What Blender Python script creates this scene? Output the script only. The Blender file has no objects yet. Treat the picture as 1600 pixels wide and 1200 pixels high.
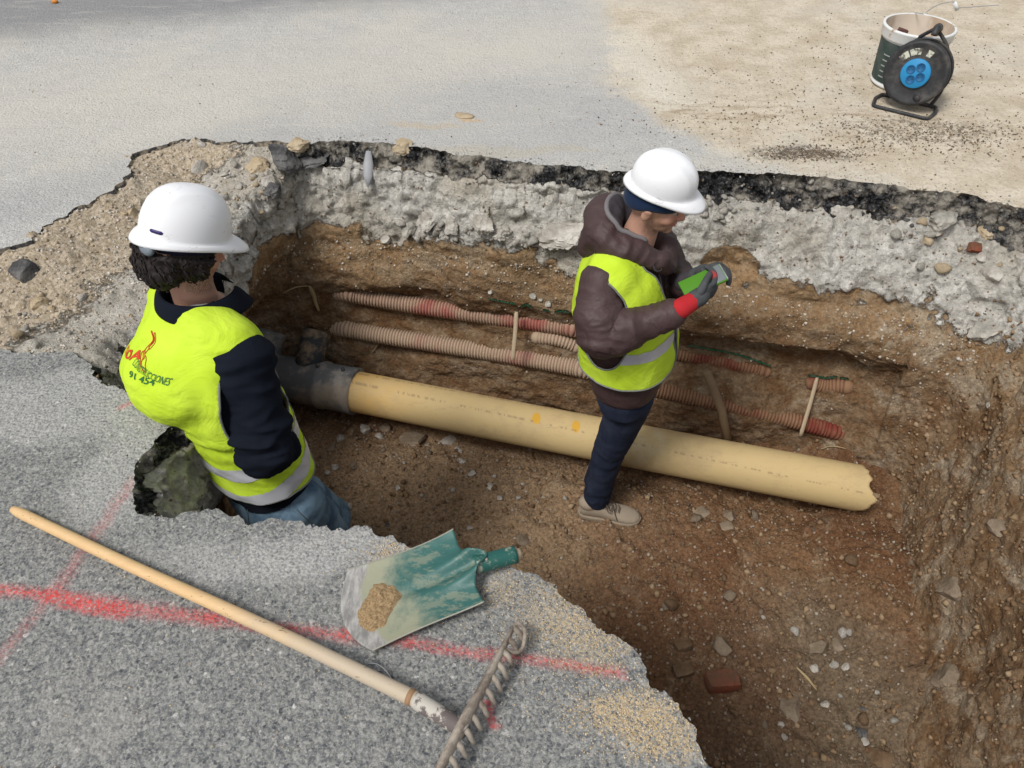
import bpy, bmesh, math, random
import numpy as np
from mathutils import Vector, Matrix
from mathutils.bvhtree import BVHTree
from mathutils.geometry import delaunay_2d_cdt

S = bpy.context.scene
COL = S.collection
# ------------------------------------------------------------------ camera
PITCH = math.radians(44.0)
CAM = np.array([0.0, 0.0, 1.6])
cam_d = bpy.data.cameras.new('camera'); cam_d.sensor_width = 36.0; cam_d.lens = 27.0
cam_d.clip_start = 0.05; cam_d.clip_end = 200
cam = bpy.data.objects.new('camera', cam_d); COL.objects.link(cam)
cam.location = CAM; cam.rotation_euler = (math.pi/2 - PITCH, 0, 0)
S.camera = cam
# ------------------------------------------------------------------ light (overcast)
SUN_EL, SUN_AZ = math.radians(56), math.radians(-135)     # azimuth measured from +Y towards +X
w = bpy.data.worlds.new('World'); S.world = w; w.use_nodes = True
wn = w.node_tree.nodes; wl = w.node_tree.links
bg = wn['Background']
sky = wn.new('ShaderNodeTexSky'); sky.sky_type = 'NISHITA'; sky.sun_disc = False
sky.sun_elevation = SUN_EL; sky.sun_rotation = SUN_AZ; sky.air_density = 1.0; sky.dust_density = 3.0; sky.ozone_density = 1.0
hsv = wn.new('ShaderNodeHueSaturation'); hsv.inputs['Saturation'].default_value = 0.22
wl.new(sky.outputs[0], hsv.inputs['Color']); wl.new(hsv.outputs[0], bg.inputs[0])
bg.inputs[1].default_value = 0.105
sun_d = bpy.data.lights.new('sun', 'SUN'); sun_d.energy = 1.75; sun_d.angle = math.radians(16); sun_d.color = (1.0, 0.97, 0.92)
sun = bpy.data.objects.new('sun', sun_d); COL.objects.link(sun)
sdir = Vector((math.cos(SUN_EL)*math.sin(SUN_AZ), math.cos(SUN_EL)*math.cos(SUN_AZ), math.sin(SUN_EL)))
sun.rotation_euler = sdir.to_track_quat('Z', 'Y').to_euler(); sun.location = (0, 0, 10)
S.view_settings.view_transform = 'Standard'; S.view_settings.look = 'None'
S.view_settings.exposure = 0.38; S.view_settings.gamma = 1.0; S.view_settings.use_curve_mapping = False
S.cycles.max_bounces = 6

# ------------------------------------------------------------------ view helpers
CP, SP = math.cos(PITCH), math.sin(PITCH)
FW = np.array([0, CP, -SP]); UP = np.array([0, SP, CP]); RX = np.array([1.0, 0, 0])
def ray(u, v):
    return RX*(u-800)/1200 + FW + UP*(600-v)/1200
def G(u, v, z=0.0):
    d = ray(u, v); return CAM + d*((z-CAM[2])/d[2])
def P(u, v, t):
    return CAM + ray(u, v)*t

# ------------------------------------------------------------------ numpy noise
def _h(i, seed):
    n = (i[..., 0]*374761393 + i[..., 1]*668265263 + i[..., 2]*1274126177 + seed*974634777) & 0xffffffff
    n = ((n ^ (n >> 13))*1274126177) & 0xffffffff
    return n ^ (n >> 16)
def _r(i, seed): return (_h(i, seed) & 0xffffff)/float(0xffffff)
def pn(p, seed=0):
    p = np.asarray(p, float); i = np.floor(p).astype(np.int64); f = p-i; u = f*f*f*(f*(f*6-15)+10)
    out = 0
    for dx in (0, 1):
        for dy in (0, 1):
            for dz in (0, 1):
                c = i+np.array([dx, dy, dz]); h = _h(c, seed)
                g = np.stack([((h & 255)/127.5-1), (((h >> 8) & 255)/127.5-1), (((h >> 16) & 255)/127.5-1)], -1)
                d = f-np.array([dx, dy, dz])
                wt = (u[..., 0] if dx else 1-u[..., 0])*(u[..., 1] if dy else 1-u[..., 1])*(u[..., 2] if dz else 1-u[..., 2])
                out = out + wt*(g*d).sum(-1)
    return out
def fbm(p, sc, oct=4, seed=0, gain=0.5):
    p = np.asarray(p, float)*sc; a = 1; s = 0
    for k in range(oct):
        s = s + a*pn(p, seed+k*17); p = p*2.03+3.1; a *= gain
    return s
def ridged(p, sc, oct=4, seed=0, gain=0.5):
    p = np.asarray(p, float)*sc; a = 1; s = 0
    for k in range(oct):
        s = s + a*(1-2*np.abs(pn(p, seed+k*17))); p = p*2.1+1.7; a *= gain
    return s
def worley(p, sc, seed=0):
    """returns F1, F2, cell random"""
    p = np.asarray(p, float)*sc; i = np.floor(p).astype(np.int64)
    f1 = np.full(p.shape[0], 9.0); f2 = f1.copy(); cr = np.zeros(p.shape[0])
    for dx in (-1, 0, 1):
        for dy in (-1, 0, 1):
            for dz in (-1, 0, 1):
                c = i+np.array([dx, dy, dz])
                q = c+np.stack([_r(c, seed), _r(c, seed+1), _r(c, seed+2)], -1)
                d = np.linalg.norm(q-p, axis=1)
                m = d < f1
                f2 = np.where(m, f1, np.minimum(f2, d)); cr = np.where(m, _r(c, seed+3), cr); f1 = np.where(m, d, f1)
    return f1, f2, cr
def sstep(a, b, x):
    t = np.clip((x-a)/(b-a), 0, 1); return t*t*(3-2*t)

# ------------------------------------------------------------------ material helper
class Mat:
    def __init__(s, name, rough=0.8, metallic=0.0, color=None, spec=0.3):
        s.m = bpy.data.materials.new(name); s.m.use_nodes = True
        s.t = s.m.node_tree; s.n = s.t.nodes; s.l = s.t.links; s.b = s.n['Principled BSDF']
        s.b.inputs['Roughness'].default_value = rough; s.b.inputs['Metallic'].default_value = metallic
        s.b.inputs['Specular IOR Level'].default_value = spec
        if color is not None: s.b.inputs['Base Color'].default_value = (*color, 1)
        s._c = None
    def co(s):
        if s._c is None:
            s._c = s.n.new('ShaderNodeTexCoord').outputs['Object']
        return s._c
    def set(s, sock, v):
        if isinstance(v, bpy.types.NodeSocket): s.l.new(v, sock)
        elif isinstance(v, (tuple, list)) and len(v) == 3 and sock.type == 'RGBA': sock.default_value = (*v, 1)
        else: sock.default_value = v
    def math(s, op, a, b=0.0, clamp=False):
        n = s.n.new('ShaderNodeMath'); n.operation = op; n.use_clamp = clamp
        s.set(n.inputs[0], a); s.set(n.inputs[1], b); return n.outputs[0]
    def noise(s, sc, det=4, rough=0.55, vec=None, dist=0.0, color=False):
        n = s.n.new('ShaderNodeTexNoise'); n.inputs['Scale'].default_value = sc; n.inputs['Detail'].default_value = det
        n.inputs['Roughness'].default_value = rough; n.inputs['Distortion'].default_value = dist
        s.l.new(vec or s.co(), n.inputs['Vector']); return n.outputs['Color' if color else 'Fac']
    def voro(s, sc, feat='F1', out='Distance', vec=None, rnd=1.0):
        n = s.n.new('ShaderNodeTexVoronoi'); n.feature = feat; n.inputs['Scale'].default_value = sc
        n.inputs['Randomness'].default_value = rnd
        s.l.new(vec or s.co(), n.inputs['Vector']); return n.outputs[out]
    def map(s, sc=(1, 1, 1), loc=(0, 0, 0), rot=(0, 0, 0), vec=None):
        n = s.n.new('ShaderNodeMapping'); n.inputs['Scale'].default_value = sc; n.inputs['Location'].default_value = loc
        n.inputs['Rotation'].default_value = rot; s.l.new(vec or s.co(), n.inputs['Vector']); return n.outputs[0]
    def xyz(s, vec=None):
        n = s.n.new('ShaderNodeSeparateXYZ'); s.l.new(vec or s.co(), n.inputs[0]); return n.outputs
    def mix(s, f, a, b, mode='MIX'):
        n = s.n.new('ShaderNodeMix'); n.data_type = 'RGBA'; n.blend_type = mode
        s.set(n.inputs['Factor'], f); s.set(n.inputs[6], a); s.set(n.inputs[7], b); return n.outputs[2]
    def ramp(s, f, *st):
        n = s.n.new('ShaderNodeValToRGB'); e = n.color_ramp.elements
        for k, (p, c) in enumerate(st):
            if k < 2: el = e[k]; el.position = p
            else: el = e.new(p)
            el.color = (*c, 1) if isinstance(c, (tuple, list)) else (c, c, c, 1)
        s.set(n.inputs[0], f); return n.outputs[0]
    def step(s, f, a, b):
        n = s.n.new('ShaderNodeMapRange'); n.interpolation_type = 'SMOOTHSTEP'
        s.set(n.inputs[0], f); n.inputs[1].default_value = a; n.inputs[2].default_value = b; return n.outputs[0]
    def attr(s, name, out='Fac'):
        n = s.n.new('ShaderNodeAttribute'); n.attribute_name = name; return n.outputs[out]
    def col(s, c): s.set(s.b.inputs['Base Color'], c); return s
    def rough(s, c): s.set(s.b.inputs['Roughness'], c); return s
    def bump(s, h, dist=0.01, st=1.0, prev=None):
        n = s.n.new('ShaderNodeBump'); n.inputs['Distance'].default_value = dist; n.inputs['Strength'].default_value = st
        s.l.new(h, n.inputs['Height'])
        if prev is not None: s.l.new(prev, n.inputs['Normal'])
        s.l.new(n.outputs[0], s.b.inputs['Normal']); return n.outputs[0]
    def seg(s, p, q, half, soft):
        """1 inside a band of half width round the ground segment p-q"""
        d = np.array(q[:2])-np.array(p[:2]); L = np.linalg.norm(d); d = d/L
        x, y, z = s.xyz(s.warp)
        ax = s.math('SUBTRACT', x, float(p[0])); ay = s.math('SUBTRACT', y, float(p[1]))
        al = s.math('ADD', s.math('MULTIPLY', ax, float(d[0])), s.math('MULTIPLY', ay, float(d[1])))
        pe = s.math('ABSOLUTE', s.math('ADD', s.math('MULTIPLY', ax, float(-d[1])), s.math('MULTIPLY', ay, float(d[0]))))
        over = s.math('MAXIMUM', s.math('MULTIPLY', al, -1.0), s.math('SUBTRACT', al, float(L)))
        return s.step(s.math('MAXIMUM', pe, over), half+soft, half-soft)
    def ell(s, c, rx, ry, rot=0, soft=0.4):
        v = s.map(loc=(0, 0, 0), vec=s.warp)
        n = s.n.new('ShaderNodeVectorMath'); n.operation = 'SUBTRACT'; s.l.new(v, n.inputs[0]); n.inputs[1].default_value = (float(c[0]), float(c[1]), 0)
        v = s.map(rot=(0, 0, -rot), vec=n.outputs[0]); v = s.map(sc=(1/rx, 1/ry, 0), vec=v)
        n = s.n.new('ShaderNodeVectorMath'); n.operation = 'LENGTH'; s.l.new(v, n.inputs[0])
        return s.step(n.outputs['Value'], 1+soft, 1-soft)
    def mkwarp(s, sc, amt):
        c = s.noise(sc, 5, 0.6, color=True)
        n = s.n.new('ShaderNodeVectorMath'); n.operation = 'SUBTRACT'; s.l.new(c, n.inputs[0]); n.inputs[1].default_value = (.5, .5, .5)
        k = s.n.new('ShaderNodeVectorMath'); k.operation = 'SCALE'; s.l.new(n.outputs[0], k.inputs[0]); k.inputs['Scale'].default_value = amt
        a = s.n.new('ShaderNodeVectorMath'); a.operation = 'ADD'; s.l.new(k.outputs[0], a.inputs[0]); s.l.new(s.co(), a.inputs[1])
        s.warp = a.outputs[0]; return s.warp

# ------------------------------------------------------------------ object helpers
def link(name, me, mat=None, parent=None, smooth=True):
    o = bpy.data.objects.new(name, me); COL.objects.link(o)
    if mat is not None:
        me.materials.clear()
        for m in (mat if isinstance(mat, (list, tuple)) else [mat]): me.materials.append(m.m)
    if smooth and len(me.polygons): me.polygons.foreach_set('use_smooth', [True]*len(me.polygons))
    if parent is not None:
        o.parent = parent
        b = world_base(parent)
        if b.length > 0: me.transform(Matrix.Translation(-b))
    return o
def world_base(o):
    v = Vector((0, 0, 0))
    while o is not None: v = v+o.location; o = o.parent
    return v
def empty(name, loc, label, cat, group=None):
    o = bpy.data.objects.new(name, None); COL.objects.link(o); o.location = Vector(loc); o.empty_display_size = .1
    tag(o, label, cat, group); return o
def tag(o, label=None, cat=None, group=None, kind=None):
    if label: o['label'] = label
    if cat: o['category'] = cat
    if group: o['group'] = group
    if kind: o['kind'] = kind
    return o
def recenter(o, base):
    """move a one-mesh thing's origin to base, keeping it in place"""
    b = Vector(base); o.data.transform(Matrix.Translation(-b)); o.location = b; return o
def mesh(name, V, F, attrs=None):
    me = bpy.data.meshes.new(name)
    V = np.asarray(V, dtype=np.float64)
    if isinstance(F, np.ndarray):
        n, k = F.shape
        me.vertices.add(len(V)); me.vertices.foreach_set('co', V.ravel())
        me.loops.add(n*k); me.loops.foreach_set('vertex_index', F.ravel().astype(np.int32))
        me.polygons.add(n); me.polygons.foreach_set('loop_start', np.arange(0, n*k, k, dtype=np.int32))
        me.polygons.foreach_set('loop_total', np.full(n, k, dtype=np.int32))
        me.update(calc_edges=True); me.validate()
    else:
        me.from_pydata([tuple(v) for v in V], [], [tuple(f) for f in F]); me.update()
    for k, a in (attrs or {}).items():
        at = me.attributes.new(k, 'FLOAT', 'POINT'); at.data.foreach_set('value', np.asarray(a, dtype=np.float32))
    return me
def gridF(nu, nv, closed_u=False):
    i = np.arange(nu if closed_u else nu-1)[:, None]; j = np.arange(nv-1)[None, :]
    a = i*nv+j; b = ((i+1) % nu)*nv+j
    return np.stack([a, b, b+1, a+1], -1).reshape(-1, 4)
def from_bm(bm, name='m'):
    me = bpy.data.meshes.new(name); bm.to_mesh(me); bm.free(); return me
def catmull(pts, closed, n):
    pts = np.asarray(pts, float); m = len(pts)
    idx = np.arange(m+1) if closed else np.arange(m)
    out = []
    k = 24
    segs = m if closed else m-1
    for i in range(segs):
        if closed: p0, p1, p2, p3 = pts[(i-1) % m], pts[i], pts[(i+1) % m], pts[(i+2) % m]
        else: p0, p1, p2, p3 = pts[max(i-1, 0)], pts[i], pts[i+1], pts[min(i+2, m-1)]
        t = np.linspace(0, 1, k, endpoint=False)[:, None]
        out.append(.5*((2*p1)+(-p0+p2)*t+(2*p0-5*p1+4*p2-p3)*t*t+(-p0+3*p1-3*p2+p3)*t**3))
    out = np.concatenate(out)
    if closed: out = np.vstack([out, out[:1]])
    else: out = np.vstack([out, pts[-1:]])
    L = np.r_[0, np.cumsum(np.linalg.norm(np.diff(out[:, :2], axis=0), axis=1))]
    s = np.linspace(0, L[-1], n, endpoint=not closed)
    return np.stack([np.interp(s, L, out[:, c]) for c in range(out.shape[1])], -1), L[-1]
def tube(path, rad, seg=12, cap=True, ell=None, up=None):
    """V, F of a tube along path; rad scalar or list; ell: flattening of second axis"""
    path = np.asarray(path, float); n = len(path); rad = np.broadcast_to(np.asarray(rad, float), (n,))
    T = np.gradient(path, axis=0); T /= np.linalg.norm(T, axis=1)[:, None]+1e-12
    u = np.array(up if up is not None else (0, 0, 1.0))
    if abs(T[0]@u) > .95 and up is None: u = np.array([1.0, 0, 0])
    A = u-T[0]*(u@T[0]); A /= np.linalg.norm(A); V = []
    a = np.linspace(0, 2*np.pi, seg, endpoint=False)
    for i in range(n):
        A = A-T[i]*(A@T[i]); A /= np.linalg.norm(A); B = np.cross(T[i], A)
        e = 1 if ell is None else ell
        V.append(path[i]+rad[i]*(np.cos(a)[:, None]*A*e+np.sin(a)[:, None]*B))
    V = np.concatenate(V); F = []
    for i in range(n-1):
        for k in range(seg):
            F.append((i*seg+k, i*seg+(k+1) % seg, (i+1)*seg+(k+1) % seg, (i+1)*seg+k))
    if cap:
        F.append(tuple(range(seg))[::-1]); F.append(tuple((n-1)*seg+k for k in range(seg)))
    return V, F
class MB:
    def __init__(s): s.V = []; s.F = []; s.n = 0
    def add(s, V, F):
        V = np.asarray(V, float); s.V.append(V); s.F += [tuple(int(i)+s.n for i in f) for f in F]; s.n += len(V); return s
    def tube(s, *a, **k): return s.add(*tube(*a, **k))
    def box(s, c, size, M=None, bev=0.0):
        bm = bmesh.new(); bmesh.ops.create_cube(bm, size=1)
        for v in bm.verts: v.co = Vector((v.co.x*size[0], v.co.y*size[1], v.co.z*size[2]))
        if bev: bmesh.ops.bevel(bm, geom=bm.edges[:], offset=bev, segments=2, affect='EDGES', profile=.6)
        R = M if M is not None else Matrix.Identity(3)
        V = [np.array(R @ v.co)+np.asarray(c, float) for v in bm.verts]; bm.verts.index_update()
        F = [[v.index for v in f.verts] for f in bm.faces]; bm.free(); return s.add(V, F)
    def lathe(s, prof, seg=48, M=None, c=(0, 0, 0), close=False):
        a = np.linspace(0, 2*np.pi, seg, endpoint=False); V = []
        for r, z in prof: V += [(r*math.cos(t), r*math.sin(t), z) for t in a]
        V = np.array(V); F = []
        for i in range(len(prof)-1):
            for k in range(seg): F.append((i*seg+k, i*seg+(k+1) % seg, (i+1)*seg+(k+1) % seg, (i+1)*seg+k))
        if close: F.append(tuple(range(seg))[::-1]); F.append(tuple((len(prof)-1)*seg+k for k in range(seg)))
        if M is not None: V = V @ np.array(M.to_3x3()).T
        return s.add(V+np.asarray(c, float), F)
    def mesh(s, name='m'): return mesh(name, np.concatenate(s.V), s.F)
    def obj(s, name, mat, parent=None, smooth=True): return link(name, s.mesh(name), mat, parent, smooth)
def auto_smooth(o, deg=40):
    me = o.data; bm = bmesh.new(); bm.from_mesh(me); a = math.radians(deg)
    for e in bm.edges:
        if len(e.link_faces) == 2 and e.calc_face_angle(0) > a: e.smooth = False
    bm.to_mesh(me); bm.free(); return o
# ================================================================== TERRAIN
# rim (A) and floor contour (B) of the pit, clockwise seen from above; third value of A: height of the rim
def g2(u, v, z=0.0): p = G(u, v, z); return (p[0], p[1])
ST = [  # (ax, ay, az, bx, by, asphalt, bulge, concrete depth)
 (-.95,3.19,0,   -1.10,3.00, 1, .03, .40),
 (-.57,3.20,0,   -.65,2.99, 1, .03, .40),
 (-.20,3.08,0,   -.20,2.88, 1, .03, .42),
 (.15,3.00,0,    .10,2.80, 1, .03, .40),
 (.47,2.94,0,    .45,2.70, 1, .04, .42),
 (1.02,2.93,0,   1.0,2.56, 1, .06, .42),
 (1.25,2.90,0,   1.2,2.50, 1, .07, .44),
 (1.62,2.81,0,   1.55,2.42, 1, .05, .44),
 (2.0,2.66,0,    1.72,2.28, 1, .05, .46),
 (2.12,2.35,0,   1.70,2.08, 1, .03, .42),
 (2.04,1.9,0,     1.62,1.80, 1, .02, .34),
 (1.98,1.4,0,     1.52,1.38, 1, .02, .30),
 (1.88,.9,0,     1.42,.93, 1, .02, .28),
 (1.72,.3,0,     1.36,.3, 1, .02, .28),
 (1.5,-.3,0,     1.3,-.2, 1, .0, .4),
 (1.0,-.5,0,     1.0,-.35, 1, .0, .4),
 (.68,-.25,0,    .76,-.1, 1, .0, .4),
 (.54,.2,0,      .62,.25, 1, .0, .4),
]
for (u, v) in ((1115,1200),(1078,1135),(1050,1082),(1012,1072),(1000,1030),(930,968),(860,918),(800,882),(720,872),(640,852),(600,838),(560,826),(500,830),(440,812),(385,816),(340,796),(290,802)):
    x, y = g2(u, v); ST.append((x, y, 0, x+.03, y+.07, 1, 0, .3))
for (u, v, bx, by) in ((252,814,-.82,1.22),(214,785,-.84,1.30),(212,745,-.86,1.38),(235,700,-.9,1.46),(262,668,-.93,1.54),(283,655,-.96,1.60)):
    x, y = g2(u, v); ST.append((x, y, 0, bx, by, 1, .0, .42))
ST += [(-1.08,1.60,0, -1.08,1.68, 1, 0, .35), (-1.26,1.68,0, -1.22,1.80, .6, 0, .3)]
NASP = len(ST)
ST += [(-1.32,1.88,-.07, -1.28,1.98, 0, .02, .36), (-1.27,2.15,-.08, -1.32,2.25, 0, .03, .36), (-1.20,2.42,-.09, -1.36,2.5, 0, .05, .38),
       (-1.17,2.66,-.10, -1.38,2.74, 0, .07, .38), (-1.13,2.88,-.10, -1.34,2.92, 0, .07, .38), (-1.04,3.06,-.06, -1.22,3.0, .5, .05, .38)]
ST = np.array(ST, float)
NU = 1350
# densify all columns together, by arc length of A
C, PER = catmull(ST, True, NU)
stn_pos, _ = catmull(np.c_[ST[:, :2], np.arange(len(ST))], True, NU) if False else (None, None)
A = C[:, :2].copy(); Az = np.minimum(C[:, 2], 0); Bc = C[:, 3:5]; ASPH = np.clip(C[:, 5], 0, 1); BUL = C[:, 6]; CON = C[:, 7]
def smooth_closed(X, k):
    ker = np.ones(2*k+1)/(2*k+1)
    return np.stack([np.convolve(np.r_[X[-k:, c], X[:, c], X[:k, c]], ker, 'valid') for c in range(X.shape[1])], -1)
Bc = smooth_closed(Bc, 12)
Tn = np.roll(smooth_closed(A, 25), -1, 0)-np.roll(smooth_closed(A, 25), 1, 0); Tn /= np.linalg.norm(Tn, axis=1)[:, None]
NIN = np.stack([Tn[:, 1], -Tn[:, 0]], -1)      # clockwise loop: inward is to the right
A3 = np.c_[A, np.zeros(len(A))]
jag = .030*fbm(A3, 7, 4, 5, .6)+.012*fbm(A3, 45, 3, 9, .6)+.012*(worley(A3, 22, 3)[2]-.5)
A0 = A.copy(); A = A+NIN*(jag*np.where(ASPH > .3, 1, 1.6))[:, None]
# wall loft
LV = np.array([0, .08, .16, .34, .55, .78, 1.0])
NV = 150
vv = np.linspace(0, 1, NV)
FR = np.interp(vv, [0, .085, .10, .28, .34, .47, .60, 1], [0, .02, .10, .36, .52, .80, .86, 1])
FRr = np.interp(vv, [0, .07, .09, .25, .45, .7, 1], [0, .02, .07, .24, .50, .74, 1]); RW = smooth_closed((sstep(1.25, 1.7, A0[:, 0])*sstep(2.75, 2.45, A0[:, 1]))[:, None], 20)[:, 0]
FR2 = FR[None]*(1-RW[:, None])+FRr[None]*RW[:, None]
BU = np.interp(vv, [0, .10, .2, .28, .33, .45, .55, .8, 1], [0, .2, .9, 1.0, .4, .6, -.6, -.1, 0])
ZB = -1.42
Vw = np.zeros((NU, NV, 3))
JK = np.exp(-(vv/.10)**2)*.92+.08*np.exp(-(vv/.3)**2)
Aj = A0[:, None]+(A-A0)[:, None]*JK[None, :, None]
Vw[..., :2] = Aj*(1-FR2)[..., None]+Bc[:, None]*FR2[..., None]+NIN[:, None]*(BUL[:, None]*BU[None]*(1-.8*RW[:, None]))[..., None]
Vw[..., 2] = Az[:, None]+(ZB-Az[:, None])*vv[None]
shape = Vw.shape; flat = Vw.reshape(-1, 3)
dU = np.roll(Vw, -1, 0)-np.roll(Vw, 1, 0); dV = np.gradient(Vw, axis=1)
Nw = np.cross(dV, dU); Nw /= np.linalg.norm(Nw, axis=2)[..., None]+1e-9
# make sure normals point into the pit
sgn = np.sign((Nw[..., :2]*NIN[:, None]).sum(-1).mean()); Nw *= sgn
Nf = Nw.reshape(-1, 3)
z = flat[:, 2]; asph = np.repeat(ASPH, NV); cond = np.repeat(CON, NV); az = np.repeat(Az, NV)
xx = flat[:, 0]
n1 = fbm(flat, 3.2, 4, 11); n2 = fbm(flat, 14, 4, 21, .6); rg = ridged(flat*np.array([1, 1, 1.6]), 6, 4, 31)
thick = .085+.045*sstep(.2, 1.4, xx)*(flat[:, 1] > 2.0)+.05*pn(flat*5, 999)
la = (z > -thick-.028*n1-.02*n2) & (asph > .35)
lA = sstep(.012, -.012, -thick-.03*n1-.03*n2-z)*sstep(.3, .5, asph)
lC = sstep(.05, -.05, -cond-.13*n1-.07*n2+.015*rg-z)*(1-lA)
depth = az-z
w1 = worley(flat*np.array([1, 1, 1.5])+.02*np.stack([n2, n1, n2], -1), 9, 41); w2 = worley(flat, 26, 43)
disp = .055*fbm(flat, 2.2, 2, 51)
crag = .028*(w1[2]-.5)*sstep(0, .12, w1[1]-w1[0])+.018*(w2[2]-.5)*sstep(0, .12, w2[1]-w2[0])+.022*n2+.016*rg
soil = .028*fbm(flat*np.array([1, 1, 2.2]), 3.2, 5, 61, .55)+.012*ridged(flat*np.array([1, 1, 1.8]), 7, 4, 63, .55)+.006*fbm(flat, 30, 3, 67)+.008*(w2[2]-.5)*sstep(0, .2, w2[1]-w2[0])
# gouges left by the digger bucket: near vertical grooves in the right and far right wall
aco = flat[:, 0]*.6-flat[:, 1]*1.0+.25*z
rwm = np.repeat(RW, NV); soilR = .035*fbm(flat, 2.6, 3, 81)+.012*fbm(flat, 9, 4, 83, .6)+.012*(w2[2]-.4)*sstep(0, .25, w2[1]-w2[0])+.020*(w1[2]-.5)*sstep(0, .2, w1[1]-w1[0]); soil = soil*(1-rwm)+soilR*rwm; gro = 0
aspd = .030*(w2[2]-.5)+.018*fbm(flat, 40, 4, 71, .7)-.01
d = disp+lA*aspd+lC*crag+(1-lA-lC)*(soil+gro)-.015*(1-lA-lC)*0
# recess (cave) in which the ducts lie
cave = np.exp(-((z+.80+.05*n1)/.17)**2)*((flat[:, 1] > 2.2) & (np.abs(xx) < 1.7))*sstep(-1.3, -.7, xx)
lip = np.exp(-((z+.55+.04*n1)/.05)**2)*sstep(.55, .9, xx)*sstep(1.75, 1.4, xx)*(flat[:, 1] > 2.2)
d = d-.05*cave*(1+.8*sstep(.5, 1.0, xx))+.05*lip
# hollow below the concrete behind the second worker
hol = np.exp(-(((xx-.95)/.14)**2+((z+.36)/.10)**2))*(flat[:, 1] > 2.2)
d = d-.10*hol; lC = lC*(1-sstep(.35, .6, hol)); 
fade = sstep(0, .02, depth)
flat = flat+Nf*(d*fade)[:, None]
flat[:, 2] = np.minimum(flat[:, 2], az)
Vw = flat.reshape(shape)
hue = fbm(flat, 1.6, 3, 91)
wall_me = mesh('pit_wall', flat, gridF(NU, NV, True), {'asph': lA, 'conc': lC, 'hue': hue})

# ---- pit floor
def floor_z(x, y):
    p = np.stack([x, y, x*0], -1)
    z = -1.325+.0*x-.05*sstep(1.9, 1.2, y)*sstep(.2, .8, x)
    z = z+.045*fbm(p, 1.7, 3, 101)+.012*fbm(p, 9, 4, 103)
    # trench under the pipe, slight talus at the walls
    z = z+.10*sstep(1.35, 1.60, x+.25*fbm(p, 3, 2, 109))
    pl = 2.79-.267*(x+.89)
    z = z-.05*np.exp(-((y-pl)/.16)**2)
    z = z+.10*sstep(.18, .42, y-pl)
    return z
gx = np.arange(-1.65, 2.15, .0105); gy = np.arange(-.6, 3.25, .0105)
X, Y = np.meshgrid(gx, gy, indexing='ij'); fp = np.stack([X.ravel(), Y.ravel(), 0*X.ravel()], -1)
fw = worley(fp+.01*fbm(fp, 20, 2, 5)[:, None], 17, 111); fw2 = worley(fp, 45, 115)
cl = fbm(fp, 2.3, 2, 117)
fz = floor_z(fp[:, 0], fp[:, 1])+.030*ridged(fp, 3.2, 4, 201)*sstep(-.4, .6, fp[:, 0])+.012*ridged(fp, 5, 3, 202)+.026*fbm(fp, 13, 4, 203, .6)+.030*sstep(.45, 0, fw[0])*(fw[2] > .62)*(.4+np.clip(cl+.3, 0, 1))+.010*sstep(.5, 0, fw2[0])*(fw2[2] > .5)+.006*fbm(fp, 60, 2, 119)
fp[:, 2] = fz
floor_me = mesh('pit_floor', fp, gridF(len(gx), len(gy)), {'hue': cl})
fz_grid = fz.reshape(len(gx), len(gy))

# ---- shallow broken shelf on the left
POCK = [(-1.33,1.77),(-1.6,1.80),(-2.1,1.76),(-2.6,1.86),(-2.3,2.05),g2(0,392),g2(75,350),g2(150,310),g2(200,272),g2(212,240),g2(290,218),(-1.25,3.21),(-1.08,3.21)]
iA = np.where(ASPH >= .5)[0]
# contiguous asphalt run starts at index 0
brk = np.where(np.diff(iA) > 1)[0]
iA = iA[:brk[0]+1] if len(brk) else iA
AE = A[iA]
pk, _ = catmull(np.r_[[AE[-1]], POCK, [AE[0]]], False, 420); pk = pk[1:-1]
pk3 = np.c_[pk, np.zeros(len(pk))]; tp = np.gradient(pk, axis=0); tp /= np.linalg.norm(tp, axis=1)[:, None]
pk = pk+np.stack([tp[:, 1], -tp[:, 0]], -1)*(.035*fbm(pk3, 7, 4, 5, .6)+.02*(worley(pk3, 22, 3)[2]-.5))[:, None]
HOLE = np.vstack([AE, pk])
def inside(px, py, poly):
    n = len(poly); r = np.zeros(px.shape, bool); j = n-1
    for i in range(n):
        xi, yi = poly[i]; xj, yj = poly[j]
        if yi != yj:
            c = ((yi > py) != (yj > py)) & (px < (xj-xi)*(py-yi)/(yj-yi)+xi); r ^= c
        j = i
    return r
sx = np.arange(-2.75, -.75, .0095); sy = np.arange(1.55, 3.4, .0095)
X, Y = np.meshgrid(sx, sy, indexing='ij'); sp = np.stack([X.ravel(), Y.ravel(), 0*X.ravel()], -1)
def dist_poly(p, poly):
    d = np.full(len(p), 9.0)
    for q in poly[::3]: d = np.minimum(d, (p[:, 0]-q[0])**2+(p[:, 1]-q[1])**2)
    return np.sqrt(d)
de = dist_poly(sp, pk)
inp = inside(sp[:, 0], sp[:, 1], A[::4])
dr = dist_poly(sp, A[iA[-1]+1:] if iA[-1]+1 < NU else A)
w1 = worley(sp, 14, 131); w2 = worley(sp, 34, 133)
szz = -.015-.085*sstep(.0, .30, de)+.02*fbm(sp, 5, 4, 135)+.022*sstep(.5, .1, w1[0])*(w1[2] > .6)+.010*sstep(.5, 0, w2[0])*(w2[2] > .4)+.004*fbm(sp, 60, 2, 139)
szz = np.where(inp, szz-1.5*np.clip(dr, 0, .12)*1.0, szz)
sp[:, 2] = szz
F = gridF(len(sx), len(sy)); bad = inp & (dr > .035)
keep = ~bad[F].any(1)
conc_m = sstep(.34, .12, dr+.10*fbm(sp, 4, 3, 137))
shelf_me = mesh('broken_ground', sp, F[keep], {'conc': conc_m, 'asph': 0*dr, 'hue': fbm(sp, 1.6, 3, 91)})

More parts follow.
